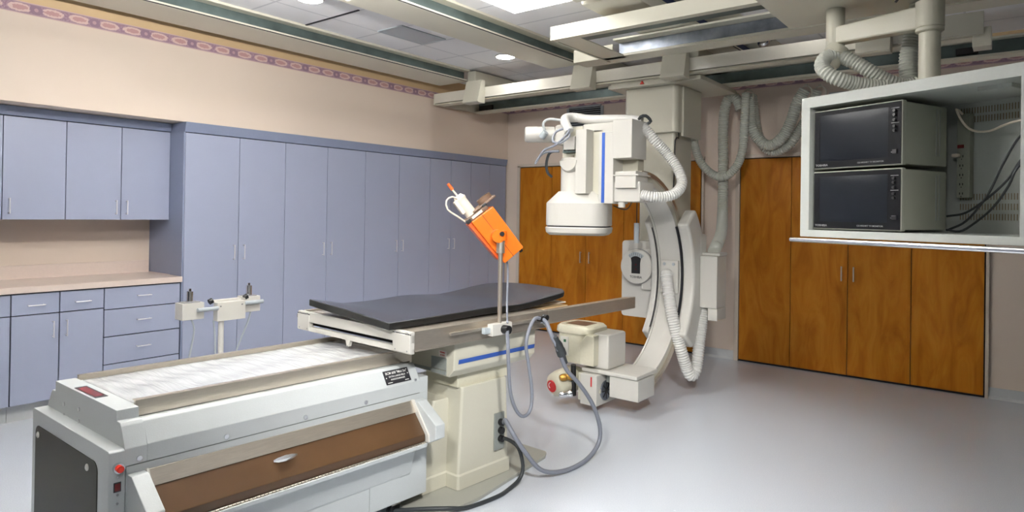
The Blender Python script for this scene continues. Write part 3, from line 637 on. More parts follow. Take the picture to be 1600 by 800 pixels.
hose('outer of the two hoses sagging behind the top left of the monitor cabinet', [(-2.035, 6.29, 2.61), (-2.002, 6.29, 2.354), (-1.946, 6.29, 2.156), (-1.84, 6.29, 2.067), (-1.709, 6.29, 2.108), (-1.611, 6.29, 2.237), (-1.525, 6.29, 2.387), (-1.457, 6.29, 2.60)], .045)
for k, (x, y) in enumerate(((-2.18, 6.15), (-2.02, 6.12), (-1.53, 6.2), (-1.43, 6.28))):
    t = thing('hose_hanger', ['hose hanger over the hose that drops to the junction box', 'hose hanger holding the looping hose right of the C-arm column', 'hose hanger at the right end of the inner sagging hose', 'hose hanger at the right end of the outer sagging hose'][k], 'hanger', (x, y, 2.648), 0, 'hose hangers under the rear rail')
    MB().tube([(.05 * math.cos(R(a)), 0, -.075 + .06 * math.sin(R(a))) for a in range(-30, 211, 20)], .006, 6).build('loop', CREAM, t, True)
    MB().box(-.012, .012, -.012, .012, -.02, 0).build('stem', CREAM, t)

# ---------------------------------------------------------------- monitor boom
BO = thing('monitor_boom', 'ceiling-hung cream boom holding an open cabinet with two monitors', 'monitor stand', (-.9, 3.4, 1.36), R(-23))
def lb(v): return (v.x, v.y, v.z - 1.36)
def W2L(p):
    d = Vector((p[0] + .9, p[1] - 3.4, p[2] - 1.36)); c, s_ = math.cos(R(23)), math.sin(R(23)); return (d.x * c - d.y * s_, d.x * s_ + d.y * c, d.z)
def mbx(nm, m_, x0, x1, y0, y1, z0, z1, bev=.003, par=None, fn=lb): return MB().box(x0, x1, y0, y1, z0, z1, bev, fn=fn).build(nm, m_, par or BO, True)
CABW = 1.035
shell = mbx('cabinet_floor', CABG, .05, CABW, 0, .47, 1.358, 1.392)
mbx('cabinet_top', CABG, .05, CABW, 0, .47, 1.982, 2.034)
mbx('cabinet_side', CABG, .05, .098, 0, .47, 1.390, 1.984)
mbx('cabinet_side', CABG, .972, CABW, 0, .47, 1.390, 1.984)
back = mbx('cabinet_back', CABG, .09, .98, .455, .47, 1.38, 1.99)
mb = MB()
for z in (1.945, 1.905, 1.555, 1.51, 1.465):
    for i in range(38):
        x = .545 + i * .0112; mb.box(x, x + .0035, .4535, .4552, z - .014, z + .014, fn=lb)
mb.build('vent_slots', mat('vent_slot_tan', srgb(124, 108, 80), .6), back)
mbx('cabinet_underside_box', CABG, .78, .90, .1, .2, 1.965, 1.985)
MB().box(.0, 1.08, -.02, .005, 1.330, 1.352, .008, fn=lb).build('bumper_rail', CHROME, BO, True)
mbx('bumper_strip', RUBBER, .01, 1.07, -.024, -.019, 1.337, 1.345, .001)
MB().cyl(lb(Vector((.514, .25, 2.034))), lb(Vector((.514, .25, 2.30))), .043, n=28).build('column', CREAM, BO, True)
MB().cyl(lb(Vector((.514, .25, 2.285))), lb(Vector((.514, .25, 2.425))), .055, n=32, prof=[(0, .046), (.05, .056), (.13, .056), (.15, .052), (.18, .057), (1, .057)]).build('collar', CREAM, BO, True)
MB().cyl(lb(Vector((.514, .25, 2.42))), lb(Vector((.514, .25, 2.47))), .045, n=28).build('bearing', CHROME, BO, True)
PX, PY = -.745, 3.57
p0 = Vector(W2L((PX, PY, 2.36))); p1 = Vector((.514, .25, 1.0))
dv = Vector((p1.x - p0.x, p1.y - p0.y, 0)); nv = Vector((-dv.y, dv.x, 0)).normalized() * .036
def sec(c, h0, h1, k=1.0):
    c = Vector((c.x, c.y, 0)); return [c + nv * k + Vector((0, 0, h0)), c - nv * k + Vector((0, 0, h0)), c - nv * k + Vector((0, 0, h1)), c + nv * k + Vector((0, 0, h1))]
arm_ = MB().loft([sec(p0, 2.322 - 1.36, 2.405 - 1.36), sec(p1, 2.305 - 1.36, 2.41 - 1.36)]).build('arm', CREAM, BO, True)
mod = arm_.modifiers.new('bevel', 'BEVEL'); mod.width = .008; mod.segments = 2
MB().cyl((p0.x, p0.y, 2.31 - 1.36), (p0.x, p0.y, 2.50 - 1.36), .043, n=28).build('pivot_post', CREAM, BO, True)
MB().cyl((p0.x, p0.y, 2.29 - 1.36), (p0.x, p0.y, 2.318 - 1.36), .020, n=16).build('pivot_pin', CREAM, BO, True)
MB().cyl(W2L((-.77, 3.55, 2.215)), W2L((-.73, 3.57, 2.315)), .05, n=24, prof=[(0, .04), (.1, .047), (.6, .05), (.62, .054), (.95, .052), (1, .03)]).build('hose_clamp', CREAM, BO, True)
# carriage plate
cp = MB().box(-1.03, .45, 2.85, 3.80, 2.502, 2.56, .01, fn=lambda v: W2L(v)).build('carriage_plate', CREAM, BO, True)
MB().box(-.62, .2, 3.3, 3.72, 2.56, 2.638, .004, fn=lambda v: W2L(v)).build('carriage_box', CREAM, cp, True)
bh = lambda pts: [W2L(p) for p in pts]
def near(pts, k=.925): return [(x * k, y * k, 1.45 + (z - 1.45) * k) for x, y, z in pts]
BH1 = [(-.735, 3.57, 2.27), (-.70, 3.56, 2.25), (-.656, 3.56, 2.222), (-.588, 3.57, 2.171), (-.523, 3.60, 2.125), (-.46, 3.64, 2.10), (-.40, 3.67, 2.105)]
BH2 = [(-.735, 3.55, 2.265), (-.775, 3.51, 2.250), (-.784, 3.47, 2.203), (-.753, 3.45, 2.158), (-.70, 3.46, 2.125), (-.643, 3.50, 2.106), (-.581, 3.54, 2.092), (-.52, 3.58, 2.088)]
BH3 = [(-.43, 3.70, 2.10), (-.443, 3.70, 2.181), (-.441, 3.70, 2.259), (-.428, 3.70, 2.33), (-.407, 3.70, 2.42), (-.40, 3.70, 2.50)]
for q in (BH1, BH2): MB().tube(bh(q), .034, 14, .07, .015).build('boom_hose', HOSE, BO, True)
MB().tube(bh(BH3), .040, 14, .07, .015).build('boom_hose', HOSE, BO, True)
MB().tube(bh([(-.46, 3.40, 2.44), (-.40, 3.36, 2.50), (-.36, 3.34, 2.502)]), .006, 6).build('boom_cable', BCABLE, BO, True)
# monitors
def monitor(z0, z1, label):
    t = thing('monitor', label, 'monitor', (-.9, 3.4, 0), R(-23), 'stacked monitors in the hanging cabinet'); x0, x1 = .113, .538; y0 = .012
    MB().box(x0, x1, y0, y0 + .03, z0, z1, .006).build('front_frame', MONC, t, True)
    MB().box(x0 + .004, x1 - .004, y0 + .03, y0 + .352, z0 + .006, z1 - .004, .008).build('casing', MONC, t, True)
    MB().box(x1 - .0045, x1 - .002, y0 + .26, y0 + .268, z0 + .05, z1 - .02).box(x1 - .0045, x1 - .002, y0 + .285, y0 + .293, z0 + .05, z1 - .02).build('side_grooves', PLATEG, t)
    zb, zt = z0 + .006, z1 - .006; xb, xt = x0 + .006, x1 - .006
    sx0, sx1, sz0, sz1 = x0 + .05, x1 - .068, z0 + .036, z1 - .026
    # bezel: recessed surround
    bz = MB().box(xb, xt, y0 - .003, y0 + .001, zb, sz0 - .0).box(xb, xt, y0 - .003, y0 + .001, sz1, zt).box(xb, sx0 - .018, y0 - .003, y0 + .001, sz0, sz1).box(sx1 + .008, xt, y0 - .003, y0 + .001, sz0, sz1).build('bezel', BEZEL, t)
    MB().box(sx0 - .02, sx1 + .01, y0 - .0022, y0 - .0002, sz0 - .002, sz1 + .002).build('screen_surround', BEZEL, t)
    n = 12
    t2 = bmesh.new(); g = []
    for i in range(n + 1):
        row = []
        for j in range(n + 1):
            a, b = i / n * 2 - 1, j / n * 2 - 1
            sxx = (sx0 - .014 + sx1 + .006) / 2 + a * (sx1 - sx0 + .02) / 2; szz = (sz0 + sz1) / 2 + b * (sz1 - sz0) / 2
            row.append(t2.verts.new((sxx, y0 - .0024 - .005 * ((1 - a * a) * (1 - b * b)) ** .5, szz)))
        g.append(row)
    for i in range(n):
        for j in range(n): t2.faces.new((g[i][j], g[i + 1][j], g[i + 1][j + 1], g[i][j + 1]))
    sc_ = MB(); sc_._add(t2); sc_.build('screen', SCREEN, t, True)
    kx = x1 - .032
    mb = MB()
    for dz in (.045, .063, .085, .112, .130): mb.cyl((kx, y0 - .004, z1 - dz), (kx, y0 - .014, z1 - dz), .006, n=12)
    mb.build('knobs', BLACK, t, True)
    MB().box(kx - .008, kx + .012, y0 - .010, y0 - .003, z0 + .05, z0 + .068, .001).build('power_switch', BLACK, t)
    mb = MB()
    for dz in (.034, .098): mb.box(kx - .016, kx + .018, y0 - .0038, y0 - .003, z1 - dz, z1 - dz + .002)
    mb.box(kx - .016, kx - .002, y0 - .0038, y0 - .003, z0 + .056, z0 + .058).build('control_marks', TEXTG, t)
    text('TOSHIBA', .0135, TEXTG, t, (x0 + .045, y0 - .0032, z0 + .018), (1, 0, 0), (0, 0, 1), sx=1.15)
    text('CE-HIGHRT TV MONITOR', .0095, TEXTG, t, (x0 + .285, y0 - .0032, z0 + .020), (1, 0, 0), (0, 0, 1), sx=1.1)
    return t
monitor(1.397, 1.671, 'lower of the two dark-screened monitors in the hanging cabinet')
monitor(1.682, 1.962, 'upper of the two dark-screened monitors in the hanging cabinet')
t = thing('power_strip', 'beige power strip fixed upright on the back of the monitor cabinet', 'power strip', (-.9, 3.4, 0), R(-23))
MB().box(.548, .602, .415, .4525, 1.55, 1.93, .004).build('housing', MONC, t, True)
MB().box(.553, .578, .410, .416, 1.775, 1.79).build('rocker_switch', REDD, t)
for i in range(5):
    z = 1.735 - i * .042
    MB().box(.560, .564, .4142, .4152, z - .002, z + .008).box(.572, .576, .4142, .4152, z - .002, z + .008).box(.566, .570, .4142, .4152, z - .013, z - .008).build('outlet', BLACK, t)
MB().box(.535, .565, .395, .416, 1.735, 1.75, .003).build('plug', IVORY, t, True)
def boomcable(label, pts, m_, r=.005):
    o = MB().tube(bh2(pts), r, 8).build('monitor_cable', m_, None, True); tag(o, label, 'cable')
def bh2(pts):
    c, s_ = math.cos(R(-23)), math.sin(R(-23)); return [(-.9 + x * c - y * s_, 3.4 + x * s_ + y * c, z) for x, y, z in pts]
boomcable('black cable in the monitor cabinet, leaving highest from the lower monitor', [(.53, .375, 1.466), (.618, .36, 1.484), (.719, .33, 1.549), (.802, .3, 1.621), (.847, .3, 1.697), (.90, .35, 1.80)], BCABLE)
boomcable('black cable in the monitor cabinet that climbs steepest to the right edge', [(.53, .375, 1.402), (.618, .36, 1.447), (.719, .32, 1.558), (.79, .29, 1.688), (.844, .29, 1.789), (.90, .35, 1.90)], BCABLE)
boomcable('black cable in the monitor cabinet, lowest of the three', [(.53, .375, 1.405), (.60, .34, 1.400), (.644, .35, 1.428), (.743, .31, 1.503), (.814, .28, 1.594), (.845, .28, 1.666), (.90, .35, 1.75)], BCABLE)
boomcable('off-white cable curving from the power strip across the cabinet back', [(.575, .405, 1.928), (.572, .36, 1.945), (.591, .38, 1.884), (.621, .4, 1.848), (.684, .4, 1.839), (.766, .35, 1.853), (.843, .3, 1.859), (.92, .35, 1.87)], IVORY)

# ---------------------------------------------------------------- patient table
TA = R(-4.2); TO = Vector((-2.187, 2.067, 0)); SHT = .03
TB = thing('examination_table', 'steel-topped patient table cantilevered on a cream pedestal', 'table', TO, TA)
def ts(v): return (v.x, v.y + SHT * v.x, v.z)
def tb_(nm, m_, x0, x1, y0, y1, z0, z1, bev=.003, par=None): return MB().box(x0, x1, y0, y1, z0, z1, bev, fn=ts).build(nm, m_, par or TB, True)
TW = -.93
tb_('table_top', STEEL, TW + .05, -.03, .02, 1.0, .872, .897)
sr = tb_('side_rail', STEEL, -.028, 0, .012, .985, .806, .9)
tb_('rail_flange', STEEL, -.06, .004, .012, .985, .806, .812, .001, sr)
tb_('side_rail', STEEL, TW, TW + .028, .012, .985, .806, .9)
tb_('rail_extension', STEEL, -.028, 0, .985, 1.915, .822, .898)
tb_('rail_extension', STEEL, TW, TW + .028, .985, 1.915, .822, .898)
tb_('rail_extension_shelf', STEEL, -.07, -.028, 1.0, 1.915, .888, .893, .001)
tb_('head_support', TANM, TW + .15, -.10, .95, 1.30, .880, .892, .004)
tb_('head_support_core', IVORY, TW + .2, -.16, .90, 1.36, .893, .902, .003)
# end frame
EF = tb_('end_plate_top', WHITE, TW - .012, .0, -.012, .012, .845, .898)
tb_('end_plate_bottom', WHITE, TW - .012, 0, -.012, .012, .796, .822)
for a, b in ((-.125, .0), (TW - .012, TW + .10)):
    e = tb_('end_block', WHITE, a, b, -.016, .012, .800, .885)
    tb_('shadow_line', GAP, a - .004, b + .001 if b == 0 else b + .004, -.013, -.010, .884, .889, .0005, e)
tb_('slot_back', GAP, TW + .05, -.05, .03, .035, .82, .87, .0)
MB().prism([(-.505, .80), (-.465, .80), (-.478, .765), (-.485, .775), (-.492, .765)], 1, -.010, .008, fn=ts).build('latch', WHITE, TB)
tb_('bumper', GALV, TW - .045, TW - .012, .0, .03, .855, .875)
mb = MB()
for x in (-.02, -.105, TW + .01, TW + .085):
    for z in (.89, .81): mb.cyl(ts(Vector((x, -.017, z))), ts(Vector((x, -.010, z))), .004, n=8)
mb.build('screws', TEXTG, TB)
# accessory rail
ar = tb_('accessory_rail', STEEL, .016, .028, .21, .93, .858, .872, .002)
tb_('accessory_rail_spacer', STEEL, 0, .016, .25, .90, .861, .869, .001, ar)
# carriage housing with stripe
ch = MB().prism([(-.40, .635), (-.085, .620), (-.05, .66), (-.045, .803), (-.42, .803)], 1, .305, .93, .008, fn=ts).build('drive_housing', CREAM, TB, True)
for sgn in (1,):
    MB().prism([(-.052, .690), (-.0495, .690), (-.0455, .712), (-.048, .712)], 1, .335, .918, fn=lambda v: ts(Vector((v.x + .0035, v.y, v.z)))).build('blue_stripe', BLUE, ch)
MB().box(-.21, -.10, .3015, .304, .655, .715, fn=ts).build('rating_plate', PLATEG, ch)
MB().box(-.21, -.10, .3015, .304, .632, .651, fn=ts).build('rating_plate', PLATEG, ch)
MB().box(-.40, -.215, .3015, .304, .637, .651, fn=ts).build('rating_plate', PLATEG, ch)
MB().box(-.155, -.10, .3015, .304, .718, .752, fn=ts).build('warning_label', LABELP, ch)
text('WARNING', .010, REDLOGO, ch, ts(Vector((-.1275, .301, .742))), (1, 0, 0), (0, 0, 1), sx=.8)
text('ELECTRICAL', .007, REDLOGO, ch, ts(Vector((-.1275, .301, .729))), (1, 0, 0), (0, 0, 1), sx=.9)
MB().box(-.36, -.12, .40, .80, .545, .64, .004, fn=ts).build('lift_column', YELLOWED, TB, True)
# pedestal: tapered rear body and lower front body
ped = MB().loft([[ts(Vector((q[0], q[1], z))) for q in rrect(cx, cy, hx, hy, .015, 3)] for z, cx, cy, hx, hy in ((.02, -.32, .60, .215, .20), (.09, -.32, .60, .215, .20), (.098, -.32, .60, .207, .193), (.54, -.30, .585, .20, .17), (.548, -.30, .585, .195, .165))]).build('pedestal', CREAM, TB, True)
MB().loft([[ts(Vector((q[0], q[1], z))) for q in rrect(cx, cy, hx, hy, .015, 3)] for z, cx, cy, hx, hy in ((.02, -.36, .36, .165, .13), (.09, -.36, .36, .165, .13), (.098, -.36, .36, .158, .12), (.47, -.33, .40, .13, .09), (.478, -.33, .40, .125, .085))]).build('pedestal_front', CREAM, TB, True)
MB().prism([(-.62, .10), (-.06, .10), (.02, .22), (.02, .42), (-.10, 1.10), (-.14, 1.16), (-.50, 1.16), (-.62, .9)], 2, .0, .018, .003, fn=ts).build('floor_plate', BASEG, TB, True)
cn = MB().box(-.107, -.096, .66, .735, .16, .36, .003, fn=ts).build('connector_panel', PLATEG, TB, True)
for z in (.31, .265, .22):
    MB().cyl(ts(Vector((-.096, .70, z))), ts(Vector((-.075, .70, z))), .018, n=14).build('socket', BLACK, cn, True)
# mattress
def mattress():
    t = bmesh.new(); nx, ny = 10, 30; top_, bot = [], []
    x0, x1, y0, y1 = TW + .17, -.10, -.06, 1.36
    for j in range(ny + 1):
        v = y0 + (y1 - y0) * j / ny; s = j / ny
        for_ = []
        rt_, rb_ = [], []
        for i in range(nx + 1):
            u = x0 + (x1 - x0) * i / nx; a = i / nx
            base = .900 + .055 * max(0, (s - .62) / .38) ** 1.3 + .035 * max(0, .14 - s) / .14 * (1 - a) ** 2
            base += .014 * math.exp(-((s - .45) / .13) ** 2) * (1 - a * .6) + .012 * (1 - a) * math.exp(-((s) / .15) ** 2)
            wv = .006 * math.sin(7 * s + 2.2 * a) * math.sin(3.1 * a + .4)
            taper = 1 - .35 * max(0, (s - .85) / .15)
            uu = u if a > .999 or True else u
            xm = (x0 + x1) / 2; uu = xm + (u - xm) * (1 - .28 * max(0, (s - .90) / .10) ** 2)
            rt_.append(t.verts.new(ts(Vector((uu, v + .02 * math.sin(a * 3), base + .036 * taper + wv))))); rb_.append(t.verts.new(ts(Vector((uu, v + .02 * math.sin(a * 3), base + max(wv, -.0005) * .2)))))
        top_.append(rt_); bot.append(rb_)
    for j in range(ny):
        for i in range(nx):
            t.faces.new((top_[j][i], top_[j][i + 1], top_[j + 1][i + 1], top_[j + 1][i])); t.faces.new((bot[j][i], bot[j + 1][i], bot[j + 1][i + 1], bot[j][i + 1]))
    def side(a, b): t.faces.new((a[0], a[1], b[1], b[0]))
    for i in range(nx): side((top_[0][i], top_[0][i + 1]), (bot[0][i], bot[0][i + 1])); side((top_[-1][i + 1], top_[-1][i]), (bot[-1][i + 1], bot[-1][i]))
    for j in range(ny): side((top_[j][-1], top_[j + 1][-1]), (bot[j][-1], bot[j + 1][-1])); side((top_[j + 1][0], top_[j][0]), (bot[j + 1][0], bot[j][0]))
    return t
MT = thing('table_mattress', 'thin black vinyl mattress lying wavy on the patient table', 'mattress', TO, TA)
q = MB(); q._add(mattress()); pad = q.build('pad', VINYL, MT, True); pad.data.materials.append(VINYLE)
for p in pad.data.polygons:
    if abs(p.normal.z) < .5: p.material_index = 1
mod = pad.modifiers.new('bevel', 'BEVEL'); mod.width = .005; mod.segments = 2; mod.limit_method = 'ANGLE'; mod.angle_limit = R(50)

# cable clamp on rail
def tw(p):                                     # table coordinates -> world
    c, s_ = math.cos(TA), math.sin(TA); return (TO.x + p[0] * c - p[1] * s_, TO.y + p[0] * s_ + p[1] * c, p[2])
def itw(p):
    d = Vector((p[0] - TO.x, p[1] - TO.y, 0)); c, s_ = math.cos(-TA), math.sin(-TA); return (d.x * c - d.y * s_, d.x * s_ + d.y * c, p[2])
t = thing('cable_clamp', 'small black-knobbed clamp on the table side rail holding the grey cable', 'clamp', tw((.03, .88, .85)), TA)
MB().cyl((.0, -.02, .02), (.03, -.02, .02), .016, n=12).build('knob', BLACK, t, True)
MB().cyl((.0, .02, .024), (.03, .02, .024), .016, n=12).build('knob', BLACK, t, True)
MB().box(-.03, .02, -.025, .025, -.005, .012, .003).build('clamp_body', CHROME, t, True)
MB().tube([(.02, -.015, .005), (.035, 0, -.015), (.02, .015, .005)], .004, 6).build('hook', CHROME, t, True)

# power cables
def tcable(label, pts, r, m_):
    o = MB().tube([tw(p) for p in pts], r, 10).build('power_cable', m_, None, True); tag(o, label, 'cable'); return o
tcable('grey cable hanging in a narrow loop from the injector clamp to the rail clamp', [(.105, .524, .855), (.108, .528, .78), (.105, .536, .71), (.095, .564, .542), (.09, .616, .433), (.09, .675, .385), (.09, .732, .41), (.09, .741, .508), (.09, .712, .649), (.09, .689, .754), (.085, .718, .835), (.055, .80, .880), (.05, .86, .872)], .0095, RUBBER)
tcable('thick grey cable hanging in a wide loop from the rail clamp to the pedestal', [(.05, .865, .870), (.07, .88, .85), (.1, .885, .79), (.12, .924, .708), (.12, 1.002, .582), (.12, 1.124, .478), (.12, 1.254, .341), (.12, 1.336, .191), (.12, 1.325, .085), (.12, 1.20, .022), (.12, 1.00, .017), (.10, .83, .06), (.08, .72, .17), (.04, .65, .29), (-.02, .66, .34), (-.072, .70, .312)], .0125, RUBBER)
t = thing('cable_connector', 'black in-line plug on the grey cable below the rail clamp', 'connector', tw((.12, .94, .69)), TA)
MB().cyl((0, -.045, .09), (0, .05, -.07), .02, n=14, prof=[(0, .014), (.15, .016), (.3, .024), (.45, .024), (.5, .027), (.68, .027), (.7, .018), (1, .015)]).build('plug_body', BCABLE, t, True)
tcable('black power cable lying on the floor beside the pedestal', [(-.068, .70, .225), (-.03, .705, .222), (.02, .72, .19), (.045, .73, .10), (.05, .70, .04), (.06, .60, .015), (.07, .50, .011), (.05, .32, .011), (.02, .22, .029), (-.06, .13, .030), (-.2, .02, .011)], .0105, BCABLE)

# ---------------------------------------------------------------- injector on a pole
ang = R(50)
IP = thing('contrast_injector', 'orange contrast injector head tilted on a steel pole clamped to the table rail', 'injector', (-2.099, 2.587, .80), ang)
def il(a, d, z): return (a, d, z - .80)
MB().cyl(il(0, 0, .84), il(0, 0, 1.255), .0115, n=20).build('pole', STEEL, IP, True)
MB().cyl(il(0, 0, 1.245), il(0, 0, 1.325), .022, n=24).build('pole_socket', STEEL, IP, True)
# head box local axes
ax = Vector((-.624, 0, .782)); bxv = Vector((.782, 0, .624)); cc = Vector((-.015, .0, 1.332 - .80))
def hd(a, b, d): return cc + ax * a + bxv * b + Vector((0, d, 0))
def hbox(nm, m_, a0, a1, b0, b1, d0, d1, bev=.004, par=None):
    return MB().box(a0, a1, d0, d1, b0, b1, bev, fn=lambda v: hd(v.x, v.z, v.y)).build(nm, m_, par, True)
head = MB().prism([(-.140, -.055), (-.135, .075), (.135, .078), (.138, -.062)], 1, .03, .17, .006, fn=lambda v: hd(v.x, v.z, v.y)).build('head_housing', ORANGE, IP, True)
MB().prism([(-.132, -.050), (.134, -.055), (.134, -.080), (-.11, -.068)], 1, .05, .165, .003, fn=lambda v: hd(v.x, v.z, v.y)).build('side_cover', ORANGED, head, True)
MB().cyl(hd(-.0, .0, .035), hd(0, 0, -.022), .034, n=24).cyl(il(0.004, -.0, 1.31), il(.004, -.0, 1.36), .026, n=20).build('pivot_arm', ORANGE, head, True)
MB().cyl(hd(-.0, .02, -.02), hd(0, .02, -.034), .012, n=16).build('pivot_cap', BLACK, head, True)
hbox('seam', GAP, -.138, .136, .004, .006, .0285, .0305, 0, head)
hbox('face_plate', BRONZE, .137, .160, -.075, .055, .04, .16, .003, head)
hbox('latch_block', BLACK, .140, .158, -.082, -.055, .035, .09, .002, head)
hbox('name_strip', IVORY, .143, .156, -.045, .020, .036, .041, .001, head)
hbox('open_gate', BRONZE, .162, .174, -.02, .125, .05, .15, .003, head)
MB().loft([[hd(.185 + dz, .075 + (.042 + rr) * math.cos(a), .10 + (.042 + rr) * math.sin(a)) for a in [2 * math.pi * i / 20 for i in range(20)]] for dz, rr in ((-.01, 0), (.014, 0), (.014, -.008), (-.008, -.008))], cap=False).build('syringe_ring', BRONZE, head, True)
hbox('gate_knob', BLACK, .156, .172, .035, .06, .04, .07, .003, head)
MB().cyl(hd(.162, -.030, .09), hd(.285, -.030, .09), .031, n=28, prof=[(0, .031), (.75, .031), (.78, .034), (.86, .034), (.88, .030), (1, .022)]).build('pressure_jacket', IVORY, head, True)
hbox('heater_block', IVORY, .19, .27, -.070, -.048, .06, .12, .006, head)
MB().cyl(hd(.283, -.030, .09), hd(.335, -.030, .09), .006, .004, n=12).build('nozzle', IVORY, head, True)
MB().cyl(hd(.325, -.030, .09), hd(.365, -.030, .09), .009, .0075, n=12).build('cap', ORTIP, head, True)
MB().tube([il(-.205, .07, 1.515), il(-.245, .06, 1.530), il(-.276, .05, 1.510), il(-.270, .05, 1.465), il(-.215, .05, 1.428), il(-.175, .06, 1.402)], .0045, 8).build('heater_lead', IVORY, head, True)
MB().cyl(hd(-.138, .06, .08), hd(-.155, .06, .08), .010, n=12).build('rear_knob', BLACK, head, True)
MB().tube([il(.05, .10, 1.215), il(.06, .10, 1.15), il(.052, .07, 1.0), il(.045, .03, .93), il(.042, .0, .885)], .0055, 8).build('head_cable', RUBBER, IP, True)
# clamp
CL = thing  # noqa
p = lambda x, y, z: (x, y, z)
def tli(v):                                     # table coords -> injector local
    x, y, z = tw((v.x, v.y, v.z)); d = Vector((x + 2.099, y - 2.587, 0)); c, s_ = math.cos(-ang), math.sin(-ang); return (d.x * c - d.y * s_, d.x * s_ + d.y * c, z - .80)
clb = MB().box(.030, .070, .455, .60, .828, .888, .004, fn=tli).build('rail_clamp', WHITE, IP, True)
MB().box(.030, .055, .415, .455, .842, .872, .002, fn=tli).build('clamp_jaw', VENTG, clb, True)
MB().cyl(tli(Vector((.070, .535, .857))), tli(Vector((.108, .535, .857))), .022, n=20).build('clamp_knob', BLACK, clb, True)

# ---------------------------------------------------------------- cassette changer unit
UA = R(-3.9); UO = Vector((-2.488, 1.007, 0)); SHU = .067
UN = thing('film_changer_unit', 'grey steel cassette changer unit with brown hinged lid and plastic-covered top', 'medical equipment', UO, UA)
def us(v): return (v.x, v.y + SHU * v.x, v.z)
def ub(nm, m_, x0, x1, y0, y1, z0, z1, bev=.004, par=None): return MB().box(x0, x1, y0, y1, z0, z1, bev, fn=us).build(nm, m_, par or UN, True)
def upr(nm, m_, pts, a, b, bev=.004, par=None): return MB().prism(pts, 1, a, b, bev, fn=us).build(nm, m_, par or UN, True)
V0, V1 = -.075, 1.215
# upper cover (end plate profile)
prof = [(-.560, .748), (.040, .748), (.042, .712), (.068, .711), (.078, .700), (.112, .630), (.112, .572), (-.652, .572), (-.652, .625), (-.602, .700), (-.595, .706), (-.560, .709)]
upr('end_cover', LGREY, prof, V0, -.004, .003)
prof2 = [(.0, .700), (.060, .711), (.072, .702), (.112, .632), (.112, .572), (-.60, .572), (-.60, .700), (-.55, .705)]
upr('upper_body', LGREY, prof2, -.005, V1, .003)
ub('lower_body', LGREY, -.60, .112, -.07, 1.26, .075, .570, .003)
ub('seam', PLATEG, .108, .1124, -.07, V1, .5705, .5718, 0)
ub('end_column', LGREY, -.56, .110, V1, 1.268, .075, .645, .003)
# steel rails around the top
ub('steel_rail', STEEL, -.014, .0, .0, 1.255, .703, .757, .001)
ub('steel_rail', STEEL, -.028, -.0, .0, 1.255, .757, .760, .001)
ub('steel_rail', STEEL, -.560, -.546, -.0, 1.255, .703, .757, .001)
ub('steel_rail', STEEL, -.560, -.540, -.0, 1.255, .757, .760, .001)
ub('top_plate', LGREY, -.546, -.014, -.003, 1.25, .70, .738, .001)
ub('steel_end', STEEL, -.56, 0.0, 1.250, 1.262, .66, .757, .001)
d_ = ub('display', REDD, -.365, -.195, -.062, -.030, .7485, .7502, .0005)
ub('display_bezel', TEXTD, -.385, -.175, -.066, -.024, .748, .7495, .0005, d_)
mb = MB()
for u_, z_ in ((-.455, .675), (-.455, .632), (-.30, .685), (-.30, .640), (.095, .61)):
    mb.cyl(us(Vector((u_, V0 - .004, z_))), us(Vector((u_, V0 + .002, z_))), .0075, n=12)
for v_ in (-.03, .27, .60, .90): mb.cyl(us(Vector((.110, v_, .590))), us(Vector((.118, v_, .590))), .009, n=12)
mb.cyl(us(Vector((.110, 1.185, .64))), us(Vector((.117, 1.185, .64))), .006, n=12)
mb.build('screws', CHROME, UN, True)
# end housing with smoked window
hs = MB().prism([(-.655, .06), (.112, .06), (.112, .628), (.10, .633), (-.645, .633), (-.655, .625)], 1, -.122, -.071, .004, fn=us).build('end_housing', LGREY, UN, True)
MB().prism([(x, z) for x, z in rrect(-.295, .31, .315, .265, .035)], 1, -.1245, -.120, .001, fn=us).build('smoked_window', DBROWN, hs, True)
for x, z in ((-.575, .54), (-.065, .54)):
    MB().cyl(us(Vector((x, -.1235, z))), us(Vector((x, -.131, z))), .012, n=16, prof=[(0, .012), (.6, .012), (1, .006)]).build('window_knob', WHITE, hs, True)
MB().cyl(us(Vector((.111, -.0955, .575))), us(Vector((.128, -.0955, .575))), .0165, n=24).build('button_ring', CHROME, hs, True)
MB().cyl(us(Vector((.126, -.0955, .575))), us(Vector((.138, -.0955, .575))), .0115, n=24).build('emergency_button', RED, hs, True)
ub('indicator', REDD, .111, .115, -.104, -.087, .497, .522, .001, hs)
ub('indicator_frame', TEXTD, .111, .1135, -.107, -.084, .493, .526, .001, hs)
mb = MB()
for z_ in (.542, .484, .455): mb.cyl(us(Vector((.110, -.0955, z_))), us(Vector((.116, -.0955, z_))), .004, n=10)
mb.build('small_screws', CHROME, hs, True)
# hinged hopper
hop = [(.112, .545), (.170, .540), (.285, .457), (.285, .390), (.235, .368), (.235, .330), (.112, .315)]
upr('hopper_cheek', LGREY, [(.112, .545), (.150, .545), (.275, .455), (.275, .390), (.230, .365), (.112, .315)], 1.168, 1.225)
upr('hopper_cheek', LGREY, [(.112, .545), (.150, .545), (.275, .455), (.275, .390), (.230, .365), (.112, .315)], -.068, -.012)
for v_ in (1.160, -.012):
    upr('cheek_edge', WHITE, [(.112, .548), (.128, .552), (.235, .404), (.237, .372), (.215, .370), (.214, .398), (.112, .530)], v_, v_ + .008, .001)
upr('hopper_lining', STEEL, [(.1125, .545), (.118, .545), (.150, .495), (.1125, .495)], -.004, 1.160, .001)
lid = upr('hinged_lid', BROWN, [(.125, .500), (.135, .508), (.215, .407), (.215, .374), (.205, .372), (.203, .400)], -.004, 1.158, .002)
upr('lid_back', BROWN, [(.112, .49), (.128, .50), (.204, .40), (.204, .372), (.112, .36)], -.003, 1.157, .001)
